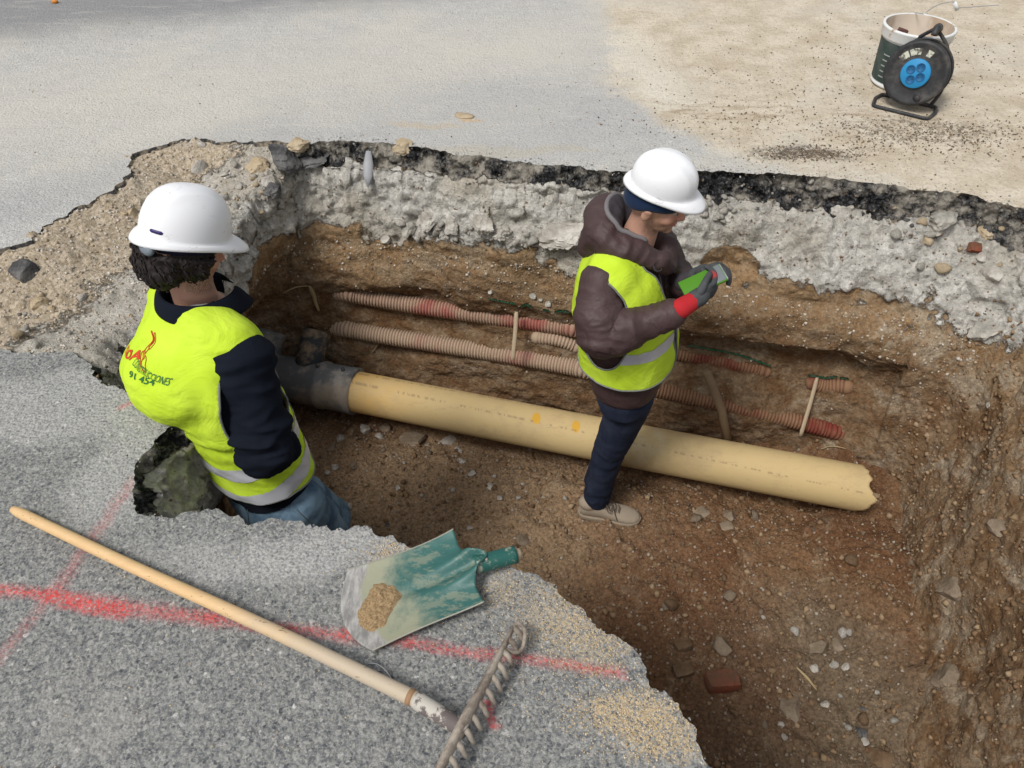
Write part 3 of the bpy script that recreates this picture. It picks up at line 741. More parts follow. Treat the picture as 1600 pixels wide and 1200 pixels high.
tape([(1312, 590), (1326, 592)], .006, 'short green tape piece at the right end of the wall', seed=7)
# dry root and torn yellowish strip at the left of the ducts
STRAW = Mat('dry_root', .85, color=(.40, .31, .17))
def root(pts, r_, name, label, cat, out=.015, group=None, mat=None, ell=None):
    c_ = np.array([on_wall(u, v, out) for u, v in pts]); c_, _ = catmull(c_, False, 20)
    Vt, Ft = tube(c_, r_*(1-.5*np.abs(np.linspace(-1, 1, 20))), 7, ell=ell, up=(0, -1, .2)); o = MB().add(Vt, Ft).obj(name, mat or STRAW); tag(o, label, cat, group); recenter(o, c_[0])
root([(483, 447), (490, 462), (492, 470), (498, 486)], .014, 'torn_strip', 'torn straw coloured strip hanging in front of the left duct ends', 'strip', ell=.3)
root([(442, 458), (462, 449), (480, 447)], .004, 'dry_root', 'thin pale root pointing at the torn strip', 'root', group='thin dry roots in the pit wall')
root([(580, 552), (592, 536), (602, 522)], .003, 'dry_root', 'thin straw like root below the long pale duct', 'root', group='thin dry roots in the pit wall')
root([(1282, 702), (1300, 697), (1322, 701)], .003, 'dry_root', 'thin root above the right end of the yellow pipe', 'root', group='thin dry roots in the pit wall')
root([(1245, 1043), (1262, 1060), (1276, 1078)], .006, 'stick', 'short pale stick on the pit floor near the white stones', 'stick')

# ---- ferrous plug seen in the concrete: grey broken peg in the far left slab
PEG = Mat('grey_plastic', .5); PEG.col(PEG.mix(PEG.noise(12, 4), (.22, .23, .25), (.40, .40, .41)))
pa = on_wall(576, 236, .02); pb = on_wall(575, 292, .03)
Vt, Ft = tube([pa, pa*.6+pb*.4, pa*.3+pb*.7, pb], [.012, .024, .022, .004], 12, ell=.5, up=(0, -1, 0)); o = MB().add(Vt, Ft).obj('slab_peg', PEG); tag(o, 'grey pointed peg sticking out of the concrete at the far left rim', 'peg'); recenter(o, pb)

# ------------------------------------------------------------------ stones
def rock_me(seed, s_=(1, 1, .7), cuts=9, sub=3, rough=False):
    rs = np.random.RandomState(seed); bm = bmesh.new(); bmesh.ops.create_icosphere(bm, subdivisions=sub, radius=1)
    V = np.array([v.co[:] for v in bm.verts])
    for _ in range(cuts):
        n = rs.normal(size=3); n /= np.linalg.norm(n); d_ = rs.uniform(.45, .78); V = V-np.clip(V@n-d_, 0, 9)[:, None]*n
    V = V*(1+.20*fbm(V, 1.6, 3, seed)[:, None])+.06*ridged(V, 2.5, 3, seed+5)[:, None]*V
    if rough: w_ = worley(V, 3.2, seed); V = V*(1+.22*(w_[2]-.5)*sstep(0, .2, w_[1]-w_[0])+.09*fbm(V, 7, 3, seed+8))[:, None]
    V = V*np.array(s_)
    for v, c in zip(bm.verts, V): v.co = Vector(c)
    me = from_bm(bm, 'stone'); return me
def stone_mat(name, a_, b_, rough=.9, spec=.15):
    m = Mat(name, rough, spec=spec); m.col(m.mix(m.step(m.noise(7, 5, .7), .35, .65), a_, b_)); m.bump(m.noise(14, 6, .7), .05, .5); return m
SM = {'white': stone_mat('limestone', (.30, .27, .23), (.56, .53, .48)), 'grey': stone_mat('grey_rubble', (.25, .24, .21), (.46, .43, .38)),
      'tan': stone_mat('tan_stone', (.36, .28, .18), (.48, .39, .27)), 'brown': stone_mat('earth_clod', (.12, .075, .042), (.21, .14, .085)),
      'dark': stone_mat('asphalt_chunk', (.05, .05, .052), (.17, .165, .16)), 'brick': stone_mat('red_brick', (.13, .075, .048), (.24, .075, .042)),
      'mud': stone_mat('muddy_stone', (.17, .13, .09), (.28, .22, .16))}
rk = random.Random(5)
def getV0(me):
    V = np.zeros(len(me.vertices)*3); me.vertices.foreach_get('co', V); return V.reshape(-1, 3)
def stone(u, v, wpx, kind, name, label, group=None, sq=.65, h=.8, cuts=9, sink=.35, asp=None):
    p, n = hit(u, v); t = (Vector(p)-Vector(CAM)).length/np.linalg.norm(ray(u, v)); r_ = wpx*t/1200/2
    a_ = rk.uniform(.75, 1.0) if asp is None else asp
    if 'brick' in name:
        bm = bmesh.new(); bmesh.ops.create_cube(bm, size=1); sx_ = 1.0 if name == 'brick' else .8
        for q_ in bm.verts: q_.co = Vector((q_.co.x*1.9*sx_, q_.co.y*1.05, q_.co.z*.75))
        bmesh.ops.subdivide_edges(bm, edges=bm.edges[:], cuts=5, use_grid_fill=True)
        me = from_bm(bm); V_ = getV0(me); sd_ = rk.randrange(99); k_ = np.abs(V_)/np.array([.95*sx_, .525, .375]); V_ = V_*(1-.05*sstep(1.6, 2.9, k_.sum(1))[:, None]*2)+.05*np.stack([fbm(V_, 2.5, 3, sd_+i_) for i_ in range(3)], -1); me.vertices.foreach_set('co', V_.ravel()); me.update()
    else: me = rock_me(rk.randrange(9999), (1, a_, h*rk.uniform(.8, 1.05)), cuts, 4 if name.split('_')[0] in ('asphalt', 'sandy', 'concrete') else 3, name.split('_')[0] in ('asphalt', 'sandy', 'concrete'))
    q = Vector((0, 0, 1)).rotation_difference((n+Vector((0, 0, .8))).normalized()).to_matrix() @ Matrix.Rotation(rk.uniform(-.5, .5), 3, 'Z')
    me.transform(Matrix.Scale(r_, 4)); me.transform(q.to_4x4())
    o = link(name, me, SM[kind])
    if 'right wall' in label: sink = .62
    o.location = Vector(p)+n*r_*h*(1-2*sink)*.8; tag(o, label, 'stone' if kind not in ('brick',) else 'brick', group)
    auto_smooth(o, 28); return o
big = [  # u, v, width px, kind, name, label
 (35,427,44,'dark','boulder','round grey stone on the sand at the far left','',.75),
 (62,478,30,'tan','stone','pale flat stone right of the round grey stone',''),
 (79,483,13,'tan','stone','small pale stone touching the flat stone at the far left',''),
 (309,263,30,'white','stone','pale stone on the sand above the left white helmet',''),
 (313,226,16,'white','stone','pale stone at the far asphalt edge above the left helmet',''),
 (352,272,15,'grey','stone','grey stone right of the pale one above the left helmet',''),
 (374,292,17,'grey','stone','bluish grey stone right of the left helmet crown',''),
 (206,333,20,'tan','stone','tan stone touching the left helmet from behind',''),
 (194,334,12,'tan','stone','smaller tan stone just left of the one behind the left helmet',''),
 (417,283,24,'white','stone','white stone lying against a dark lump near the far left corner of the pit',''),
 (425,299,32,'dark','asphalt_lump','dark asphalt lump under a white stone near the far left corner',''),
 (440,247,56,'dark','asphalt_block','broken black asphalt block at the far left rim','',.42),
 (487,250,52,'dark','asphalt_block','second black asphalt block, just left of the grey peg','',.42),
 (404,262,34,'tan','sandy_lump','sandy lump left of the broken asphalt blocks',''),
 (465,228,36,'tan','sandy_lump','sandy lump on top of the asphalt blocks',''),
 (628,226,40,'tan','sandy_lump','sandy lump resting at the far rim right of the grey peg','',.3),
 (670,346,34,'white','concrete_lump','squarish pale lump under the slab, leftmost of the row',''),
 (706,350,30,'white','concrete_lump','pale lump under the slab, second of the row',''),
 (757,353,42,'white','concrete_lump','pale angular lump standing in the middle of the row under the slab',''),
 (780,366,26,'white','concrete_lump','pale lump just right of the standing angular one',''),
 (886,366,76,'white','concrete_boulder','largest pale boulder, under the slab beside the brown hood','',.6),
 (640,360,26,'grey','concrete_lump','grey lump at the left start of the row under the slab',''),
 (604,374,18,'white','stone','lone white stone below the slab, left of the row',''),
 (1470,350,60,'grey','concrete_block','flat grey block in the rubble of the far right rim','',.6),
 (1502,352,22,'grey','stone','grey stone right of the flat grey block',''),
 (1538,362,30,'tan','sandy_lump','tan lump in the rubble at the far right rim',''),
 (1520,386,28,'brick','brick_fragment','reddish brick fragment in the rubble at the far right rim',''),
 (1448,375,20,'tan','stone','tan stone below the flat grey block',''),
 (1536,402,20,'white','stone','pale flat stone below the reddish fragment at the far right',''),
 (1552,430,30,'white','stone','white stone in the concrete at the far right',''),
 (1064,325,22,'white','stone','white stone in a gap of the asphalt behind the right helmet peak',''),
 (1545,632,14,'grey','stone','small grey stone stuck in the soil of the right wall',''),
 (1545,518,48,'grey','concrete_lump','grey lump projecting from the concrete at the far right','',.6),
 (1562,820,40,'mud','stone','dusty pointed stone in the right wall','',.6),
 (1490,925,50,'mud','stone','flat dusty stone projecting from the right wall','',.6),
 (1478,1060,60,'mud','stone','muddy rounded stone at the foot of the right wall',''),
 (1127,1068,56,'brick','brick','red brick lying on the pit floor near the asphalt edge','',.7),
 (1145,1113,20,'brown','clod','brown clod just below the red brick',''),
 (1066,1010,36,'brown','brick_fragment','muddy brown brick piece above the red brick','',.6),
 (1068,1048,40,'brown','brick_fragment','second muddy brick piece, touching the asphalt side above the red brick','',.6),
 (1126,1012,40,'mud','stone','muddy upright stone between the brick pieces and the white stones',''),
 (1273,1043,18,'white','stone','larger of the white angular stones on the pit floor',''),
 (1321,1042,15,'white','stone','white angular stone right of the larger one',''),
 (1302,1040,18,'grey','stone','grey stone between the two white angular stones',''),
 (1281,1018,32,'mud','stone','muddy flat stone above the white angular stones',''),
 (1309,1008,24,'mud','stone','muddy stone upper right of the white angular stones',''),
 (1237,1108,50,'mud','stone','broad muddy stone half sunk in the floor','',.5),
 (1290,1103,15,'white','stone','pale pebble right of the broad sunken stone',''),
 (1220,1133,12,'white','stone','small white stone below the broad sunken stone',''),
 (1345,1145,24,'dark','asphalt_chunk','black chunk near the bottom right of the pit',''),
 (1349,1160,16,'white','stone','white stone just under the black chunk',''),
 (1349,1107,12,'dark','asphalt_chunk','small black chunk above the larger black one',''),
 (1375,1185,40,'brown','clod','brown clod at the bottom edge of the picture',''),
 (1135,823,22,'mud','stone','muddy flat stone on the dark floor right of the shoe','',.6),
 (1141,808,20,'mud','stone','rounded stone just above the muddy flat stone right of the shoe',''),
 (1097,802,30,'mud','stone','flat stone under the yellow pipe right of the shoe','',.55),
 (813,845,26,'mud','stone','round pebble coloured stone behind the shovel socket',''),
 (532,685,17,'white','stone','white stone right of the first worker\'s reflective band',''),
 (522,731,14,'white','stone','pale stone left on the pit floor beside the blue jeans',''),
 (512,738,10,'white','stone','smaller pale stone touching the one beside the blue jeans',''),
 (569,673,22,'white','stone','chalky white stone under the left half of the yellow pipe',''),
 (593,683,15,'white','stone','white stone just right of the chalky one under the pipe',''),
 (645,692,44,'mud','stone','broad muddy stone under the left half of the pipe','',.55),
 (601,671,26,'mud','stone','muddy stone between the white ones under the pipe',''),
 (700,690,26,'white','stone','crumbled white stone under the middle of the pipe',''),
 (715,703,14,'white','stone','white chip right of the crumbled white stone',''),
 (721,721,15,'white','stone','white stone on open floor below the crumbled one',''),
 (738,741,16,'white','stone','white angular stone in the middle of the pit floor',''),
 (766,761,14,'white','stone','white stone right of the middle angular one',''),
 (781,779,10,'white','stone','small squarish white stone between middle and shoe',''),
 (622,763,9,'white','stone','small white stone alone on the left pit floor',''),
 (735,825,11,'white','stone','white stone above the shovel blade corner',''),
 (605,821,9,'dark','stone','small round dark stone above the asphalt edge',''),
 (520,700,18,'mud','stone','brownish stone beside the first worker\'s vest hem',''),
 (735,222,9,'dark','stone','tiny dark stone on the far asphalt rim',''),
 (767,455,10,'white','stone','pale stone in the soil above the left lath',''),
 (834,462,14,'grey','stone','grey stone above the green tape scraps, left one',''),
 (857,473,14,'grey','stone','grey stone just over the middle green tape scrap',''),
 (845,468,9,'grey','stone','small grey stone between the two above the tape scraps',''),
]
for b in big:
    if abs(b[0]-735) < 1 and b[1] == 222: continue
    stone(b[0], b[1], b[2], b[3], b[4], b[5], b[6] or None if len(b) > 6 else None, h=b[7] if len(b) > 7 else .8)
# small loose stones in groups
def scatter(n, box, kinds, smin, smax, label, group, seed, ok=None):
    r2 = random.Random(seed); k = 0; proto = [rock_me(seed*31+i, (1, r2.uniform(.7, 1), .7), 8, 2) for i in range(6)]
    pr = {}
    for _ in range(n*6):
        if k >= n: break
        u = r2.uniform(box[0], box[2]); v = r2.uniform(box[1], box[3])
        if ok and not ok(u, v): continue
        p, nn = hit(u, v)
        kind = r2.choice(kinds); i = r2.randrange(6)
        if (kind, i) not in pr:
            me = proto[i].copy(); me.materials.append(SM[kind].m); me.polygons.foreach_set('use_smooth', [True]*len(me.polygons)); pr[(kind, i)] = me
        o = bpy.data.objects.new('stone', pr[(kind, i)]); COL.objects.link(o)
        t = (Vector(p)-Vector(CAM)).length; s_ = (smin+(smax-smin)*r2.random()**2.5)*t/1200/2
        o.scale = (s_, s_, s_); o.rotation_euler = (r2.uniform(-.5, .5), r2.uniform(-.5, .5), r2.uniform(0, 6.3)); o.location = Vector(p)+nn*s_*.3
        tag(o, label, 'stone', group); k += 1
scatter(48, (615, 345, 920, 392), ['white', 'white', 'grey'], 9, 22, 'small pale rubble stone in the loose row under the far concrete slab', 'small rubble stones under the far slab', 1, lambda u, v: abs(v-(352+(u-615)*.10)) < 16)
scatter(26, (335, 255, 425, 335), ['white', 'grey', 'tan'], 6, 15, 'small loose stone on the sand between the left helmet and the pit rim', 'small stones right of the left helmet', 2)
scatter(16, (1058, 308, 1140, 345), ['white', 'grey'], 8, 22, 'small white stone in the gap between asphalt layers behind the right helmet', 'white stones between the asphalt layers', 3, lambda u, v: u > 1085)
scatter(20, (20, 460, 160, 545), ['grey', 'white', 'tan'], 6, 16, 'small grey stone in the rubble left of the first worker', 'small rubble at the left edge', 4)
scatter(42, (540, 660, 900, 800), ['white', 'mud', 'white', 'brown'], 4, 15, 'small stone on the pit floor between the pipe and the shovel', 'small stones on the middle pit floor', 5, lambda u, v: v > 655+(u-540)*.23)
scatter(40, (1150, 960, 1400, 1195), ['white', 'mud', 'brown', 'brown', 'mud', 'grey'], 4, 18, 'small stone on the pit floor in the bottom right corner', 'small stones on the bottom right pit floor', 6)
scatter(24, (1380, 310, 1590, 460), ['grey', 'dark', 'tan', 'white'], 6, 24, 'small broken stone in the rubble of the far right rim', 'small rubble of the far right rim', 7, lambda u, v: v > 310+(u-1380)*.2)
scatter(20, (1010, 800, 1350, 960), ['brown', 'brown', 'mud'], 6, 24, 'small earth clod on the dark floor below the pipe', 'small clods below the pipe', 8)
scatter(16, (1120, 270, 1380, 345), ['grey', 'dark', 'white'], 5, 14, 'small crumb of rubble on the broken asphalt of the far right rim', 'crumbs on the far asphalt break', 9, lambda u, v: 268+(u-1100)*.07 < v < 330)

# uncountable grit
def grit(n, fn, smin, smax, name, mat, label, seed, zoff=.2):
    rs = np.random.RandomState(seed); XY = fn(rs, n); n = len(XY)
    base = np.array([(1, 0, 0), (-1, 0, 0), (0, 1, 0), (0, -1, 0), (0, 0, .8), (0, 0, -.8)], float)
    f = np.array([(0, 2, 4), (2, 1, 4), (1, 3, 4), (3, 0, 4), (2, 0, 5), (1, 2, 5), (3, 1, 5), (0, 3, 5)])
    s_ = (smin+(smax-smin)*rs.rand(n)**3)[:, None, None]
    q = rs.normal(size=(n, 4)); q /= np.linalg.norm(q, axis=1)[:, None]; w_, x_, y_, z_ = q.T
    R = np.stack([1-2*(y_*y_+z_*z_), 2*(x_*y_-z_*w_), 2*(x_*z_+y_*w_), 2*(x_*y_+z_*w_), 1-2*(x_*x_+z_*z_), 2*(y_*z_-x_*w_), 2*(x_*z_-y_*w_), 2*(y_*z_+x_*w_), 1-2*(x_*x_+y_*y_)], -1).reshape(n, 3, 3)
    V = (base[None]*(1+.35*rs.uniform(-1, 1, (n, 6, 1))))*s_; V = np.einsum('nij,nkj->nki', R, V)+XY[:, None]
    V[..., 2] += s_[..., 0]*zoff
    F = (f[None]+6*np.arange(n)[:, None, None]).reshape(-1, 3)
    o = link(name, mesh(name, V.reshape(-1, 3), F, {'rnd': np.repeat(rs.rand(n), 6)}), mat, smooth=False); tag(o, label, kind='stuff'); return o
def rnd_mat(name, *cols):
    m = Mat(name, .95, spec=.1); m.col(m.ramp(m.attr('rnd'), *[(i/(len(cols)-1), c) for i, c in enumerate(cols)])); return m
GS = rnd_mat('sand_grain', (.50, .37, .20), (.62, .50, .32), (.36, .26, .15), (.66, .58, .45), (.30, .28, .25))
GC = rnd_mat('mixed_crumb', (.10, .07, .05), (.24, .18, .12), (.17, .10, .06), (.38, .33, .27), (.17, .12, .08))
GD = rnd_mat('dark_crumb', (.07, .05, .035), (.20, .15, .10), (.09, .08, .07), (.36, .28, .20))
GT = rnd_mat('rubble_crumb', (.40, .31, .20), (.55, .50, .43), (.28, .22, .15), (.60, .56, .50), (.14, .12, .10))
def blobs(lst):
    def fn(rs, n):
        out = []; W_ = np.array([b[4] for b in lst], float); W_ /= W_.sum()
        for b, k in zip(lst, (W_*n).astype(int)):
            c = G(b[0], b[1]); r_ = rs.normal(size=(k, 2))*np.array([b[2], b[3]]); out.append(np.c_[c[0]+r_[:, 0], c[1]+r_[:, 1], np.zeros(k)])
        out = np.concatenate(out); return out[~inside(out[:, 0], out[:, 1], HOLE)]
    return fn
grit(11000, blobs([(880, 955, .09, .07, 5), (985, 1108, .10, .035, 6), (1015, 1150, .06, .04, 4), (620, 858, .05, .02, 2), (760, 905, .08, .06, 2), (860, 1010, .12, .06, 2), (500, 960, .5, .3, 2), (940, 1000, .05, .05, 3)]), .0006, .0030, 'sand_grains', GS, 'tan sand grains spilled over the near asphalt edge', 1)
grit(6000, blobs([(1260, 240, .12, .035, 3), (1440, 215, .30, .10, 4), (1250, 150, .5, .3, 2), (1500, 100, .5, .4, 2), (1150, 190, .35, .08, 1), (1510, 200, .2, .05, 1), (1370, 60, .6, .6, 1)]), .0015, .0065, 'asphalt_crumbs', GD, 'dark crumbs strewn over the earth round the cable reel', 2)
grit(2500, blobs([(350, 150, 1.2, .5, 2), (800, 150, 1.0, .6, 2), (1200, 120, .7, .5, 3), (1250, 260, .4, .05, 2)]), .0015, .0055, 'fine_gravel', GT, 'fine pale gravel scattered on the far ground', 3)
def on_terrain(boxf, tree, n_, dens=None):
    def fn(rs, n):
        out = []; tot = 0
        for _ in range(n):
            x_, y_ = rs.uniform(boxf[0], boxf[1]), rs.uniform(boxf[2], boxf[3])
            r_ = tree.ray_cast(Vector((x_, y_, .5)), Vector((0, 0, -1)))
            if r_[0] is not None: out.append(r_[0])
        return np.array(out)
    return fn
grit(26000, on_terrain((-1.3, 1.75, .4, 3.0), TREES[1], 1), .0012, .010, 'pit_gravel', GC, 'fine gravel and crumbs over the pit floor', 4)
grit(14000, on_terrain((-2.5, -.95, 1.65, 3.3), TREES[2], 1), .0012, .009, 'rubble_crumbs', GT, 'small crumbs over the sandy rubble shelf', 5)
def wall_pts(rs, n):
    i = rs.randint(0, NU, n); j = (rs.rand(n)*NV*.8).astype(int); nz = np.abs(Nw[i, j, 2]); k = rs.rand(n) < .15+nz*1.2
    return Vw[i[k], j[k]]
grit(30000, wall_pts, .0012, .008, 'wall_crumbs', GC, 'loose crumbs clinging to the pit walls', 6)

GB = rnd_mat('earth_crumb', (.13, .075, .04), (.26, .17, .10), (.18, .11, .06), (.33, .24, .15), (.15, .09, .05))
grit(3800, on_terrain((-1.2, 1.7, .4, 2.6), TREES[1], 1), .004, .020, 'floor_clods', GB, 'crumbling earth clods over the pit floor', 11, .1)
def rwall_pts(rs, n):
    ii = np.where(RW > .4)[0]; i = rs.choice(ii, n); j = (NV*(.22+.75*rs.rand(n))).astype(int); return Vw[i, j]
grit(5000, rwall_pts, .002, .016, 'wall_clods', GB, 'crumbling earth clods on the right pit wall', 12, 0)
def lip_pts(rs, n):
    ii = np.where((A[:, 1] > 2.3) & (A[:, 0] < 2.1))[0]; i = rs.choice(ii, n); zt = -CON[i]-.03-rs.exponential(.07, n); j = np.clip(((Az[i]-zt)/(Az[i]-ZB)*NV).astype(int), 0, NV-1); return Vw[i, j]
grit(1700, lip_pts, .0015, .010, 'concrete_crumbs', GT, 'pale crumbs fallen from the concrete layer onto the soil', 13, 0)
GA = rnd_mat('asphalt_chip', (.05, .05, .055), (.30, .30, .29), (.13, .13, .135), (.50, .48, .44), (.20, .19, .18))
def edge_pts(rs, n):
    i = rs.choice(iA[(A[iA, 1] < 1.75)], n); q = A[i]-NIN[i]*(rs.exponential(.012, n)-.004)[:, None]+rs.normal(size=(n, 2))*.003
    return np.c_[q, np.where(inside(q[:, 0], q[:, 1], HOLE), -.012*rs.rand(n)-.002, 0)]
grit(1600, edge_pts, .001, .0042, 'edge_chips', GA, 'grey chips along the broken near asphalt edge', 7)
def edge_far(rs, n):
    i = rs.choice(iA[(A[iA, 1] > 2.2)], n); q = A[i]-NIN[i]*(rs.exponential(.03, n)-.004)[:, None]+rs.normal(size=(n, 2))*.006
    return np.c_[q, np.where(inside(q[:, 0], q[:, 1], HOLE), -.015*rs.rand(n)-.004, 0)]
grit(900, edge_far, .0015, .006, 'rim_crumbs', GA, 'crumbs along the far broken rim', 8)
# ------------------------------------------------------------------ orange scrap at the far left
c0 = G(86, 5); me = rock_me(71, (.022, .016, .012), 6, 2); o = link('orange_scrap', me, Mat('orange_plastic', .6, color=(.6, .22, .03))); o.location = Vector(c0)+Vector((0, 0, .01)); tag(o, 'small orange scrap on the far asphalt, top left', 'scrap')
me = rock_me(72, (.05, .035, .008), 6, 2); c0 = G(728, 181); o = link('sand_clump', me, SM['tan']); o.location = Vector(c0)+Vector((0, 0, .003)); tag(o, 'orange tan clump of sand on the far asphalt', 'sand clump')
# ================================================================== TOOLS
# ---- square shovel
TEAL = Mat('teal_enamel', .45, spec=.4); m = TEAL; m.mkwarp(14, .02)
lx = m.attr('len'); ly = m.attr('wid')
tc = m.mix(m.noise(30, 5, .6, vec=m.map((1, 3, 1))), (.020, .085, .078), (.045, .145, .13))
d1 = m.step(m.math('ADD', lx, m.math('MULTIPLY', m.math('SUBTRACT', m.noise(9, 5, .7), .5), .9)), .42, .72)
d2 = m.step(m.noise(16, 6, .75, vec=m.map((1, 2.2, 1), rot=(0, 0, .5))), .50, .60)
tc = m.mix(m.math('MULTIPLY', m.math('MAXIMUM', d1, m.math('MULTIPLY', d2, .45)), .85), tc, (.33, .32, .22))
tc = m.mix(m.step(m.math('ADD', lx, m.math('MULTIPLY', m.math('SUBTRACT', m.noise(14, 3, .6), .5), .14)), .80, .86), tc, m.mix(m.step(m.noise(18, 6, .75, vec=m.map((3, 1, 1), rot=(0, 0, .4))), .35, .65), (.19, .185, .18), (.40, .39, .37)))
tc = m.mix(m.step(m.math('ABSOLUTE', ly), .965, .985), tc, (.30, .29, .24))
m.col(tc); m.bump(m.noise(40, 5, .7), .002, .5)
TEALS = Mat('teal_socket', .45, spec=.4); TEALS.col(TEALS.mix(TEALS.step(TEALS.noise(22, 6, .75), .52, .60), (.016, .095, .080), (.26, .28, .22))); TEALS.bump(TEALS.noise(40, 4), .001, .4)
RUST = Mat('muddy_steel', .75, .2, spec=.3); RUST.col(RUST.mix(RUST.step(RUST.noise(9, 6, .7), .40, .62), (.16, .125, .10), (.40, .35, .29))); RUST.bump(RUST.noise(40, 6, .7), .004, .7)
HAND = Mat('pale_wood', .6, spec=.25)
hx = HAND.attr('len')
hc = HAND.mix(HAND.noise(10, 5, .6, vec=HAND.map((2, 10, 10), rot=(0, 0, .45))), (.56, .36, .17), (.70, .50, .28))
hc = HAND.mix(HAND.step(HAND.math('ADD', hx, HAND.math('MULTIPLY', HAND.math('SUBTRACT', HAND.noise(9, 5, .7), .5), .35)), .50, .88), hc, (.46, .385, .29))
hc = HAND.mix(HAND.math('MULTIPLY', HAND.step(HAND.noise(30, 4, .7, vec=HAND.map((1, 4, 4), rot=(0, 0, .45))), .63, .67), .8), hc, (.12, .07, .035))
HAND.col(hc); HAND.bump(HAND.noise(60, 4, .6), .001, .5)
sh0 = G(733, 888, .03); sh1 = G(541, 962, .012)
ex = (sh1-sh0); Ls = np.linalg.norm(ex); ex /= Ls; ey = np.cross([0, 0, 1], ex); ey /= np.linalg.norm(ey); ez = np.cross(ex, ey)
shovel = empty('shovel', G(640, 930), 'green square mouthed shovel blade with a sand patch lying on the near asphalt edge', 'shovel')
nu, nv = 60, 41; V = []; la_ = []; wa = []
for i in range(nu):
    u = i/(nu-1)
    for j in range(nv):
        v = -1+2*j/(nv-1); hw = .108+.004*u-.006*math.sin(math.pi*u)
        xs = .004*math.exp(-((abs(v)-.55)/.26)**2)-.030*math.exp(-(v/.30)**2)-.018*math.exp(-(v/.18)**4); xe = Ls-.035+.045*(1-v*v)
        x_ = xs+(xe-xs)*u; y_ = v*hw
        z_ = .014*abs(v)**3+.020*(1-u)**2*max(0, 1-abs(v)*1.2)*(1)+.012*(1-u)**6*abs(v)**2
        z_ += .004-.014*math.exp(-(v/(.06+.11*(1-u)))**2)*(1-u)**.8+.016*math.exp(-((abs(v)-.24)/.13)**2)*(1-u)**5+.034*(1-u)**9*math.exp(-(v/.3)**2)
        V.append(sh0+ex*x_+ey*y_+ez*(z_-.010+.0)); la_.append(u); wa.append(v)
bm = bmesh.new(); me = mesh('blade', V, gridF(nu, nv), {'len': la_, 'wid': wa}); bm.from_mesh(me); bmesh.ops.solidify(bm, geom=bm.faces[:], thickness=-.0022); bm.to_mesh(me); bm.free()
link('blade', me, TEAL, shovel)
s_dir = G(808, 862, .045)-G(742, 880, .04); s_dir /= np.linalg.norm(s_dir)
c0 = G(741, 883, .044); c1 = G(806, 866, .040)
pth, _ = catmull(np.array([c0, c0*.6+c1*.4, c1]), False, 12)
o = MB().tube(pth, np.linspace(.0225, .0215, 12), 28, cap=False).obj('socket', TEALS, shovel)
mo = o.modifiers.new('thick', 'SOLIDIFY'); mo.thickness = .0022
MB().tube([c1-s_dir*.03, c1+s_dir*.004, c1+s_dir*.014], [.016, .0155, .009], 14).obj('broken_handle', HAND if False else WOOD, shovel)
ri = c0+s_dir*.03+np.array([0, -.006, .0195]); MB().tube([ri, ri+np.array([0, -.001, .0022])], [.004, .003], 10).obj('rivet', RUST, shovel)
# sand patch on the blade
SAND = Mat('wet_sand', .95, spec=.1); SAND.col(SAND.mix(SAND.voro(320, out='Color'), (.20, .13, .065), (.42, .30, .17))); SAND.bump(SAND.noise(60, 6, .7), .008, .9)
V = []; F = []; nr, na = 26, 72; cs = G(592, 948, .014); 
for i in range(nr):
    for k in range(na):
        a_ = 2*math.pi*k/na; rr = i/(nr-1)
        rad = 1+.22*pn(np.array([[math.cos(a_)*2, math.sin(a_)*2, .3]]), 7)[0]+.10*pn(np.array([[math.cos(a_)*7, math.sin(a_)*7, .3]]), 8)[0]
        x_ = math.cos(a_)*.045*rad*rr*(1+.25*math.sin(a_*2+.8)); y_ = math.sin(a_)*.070*rad*rr
        x_ += .010*math.sin(y_*35)
        p_ = cs+ex*x_+ey*y_; hh = .013*(1-rr**3)*(1+.5*pn(np.array([p_*45]), 9)[0]+.4*pn(np.array([p_*110]), 10)[0])
        V.append(p_+ez*(hh-.004)); 
for i in range(nr-1):
    for k in range(na): F.append((i*na+k, (i+1)*na+k, (i+1)*na+(k+1) % na, i*na+(k+1) % na))
o = link('sand_patch', mesh('sand', V, F), SAND); tag(o, 'clump of damp brown sand lying on the shovel blade', 'sand'); recenter(o, cs)

# ---- rake: long wooden handle, ferrule, head standing on its teeth
rake = empty('rake', G(640, 1090), 'long wooden rake with whitish ferrule and muddy iron head on the near asphalt', 'rake')
h0 = G(20, 796, .017); h1 = G(656, 1096, .052)
pth, _ = catmull(np.array([h0, h0*.66+h1*.34+np.array([0, 0, -.004]), h0*.33+h1*.67+np.array([.002, .002, 0]), h1]), False, 60)
rr = np.linspace(.0135, .0165, 60); rr[0] = .009; rr[1] = .0125
Vt, Ft = tube(pth, rr, 24); me = mesh('handle', Vt, Ft, {'len': np.repeat(np.linspace(0, 1, 60), 24)}); link('handle', me, HAND, rake)
FER = Mat('peeling_white_paint', .7, spec=.25); FER.col(FER.mix(FER.step(FER.noise(18, 6, .75), .47, .54), (.46, .43, .38), (.13, .11, .105))); FER.bump(FER.noise(30, 5, .7), .002, .6)
f0 = h1-(h1-h0)*.008; f1 = G(728, 1143, .062)
MB().tube([f0, f0*.97+f1*.03, f0*.5+f1*.5, f1*.96+f0*.04, f1], [.0175, .0182, .0178, .0165, .0155], 24).obj('ferrule', FER, rake)
MB().tube([h1-(h1-h0)*.022, h1-(h1-h0)*.012], [.0172, .0174], 24).obj('rust_band', Mat('rust', .8, color=(.30, .18, .10)), rake)
hA = G(803, 978, .062); hB = G(684, 1212, .062); hd = hB-hA; hB = hA+hd*1.28; hd = hB-hA; HL = np.linalg.norm(hd); hd /= HL
side = np.cross(hd, [0, 0, 1]); side /= np.linalg.norm(side)
if side[0] < 0: side = -side
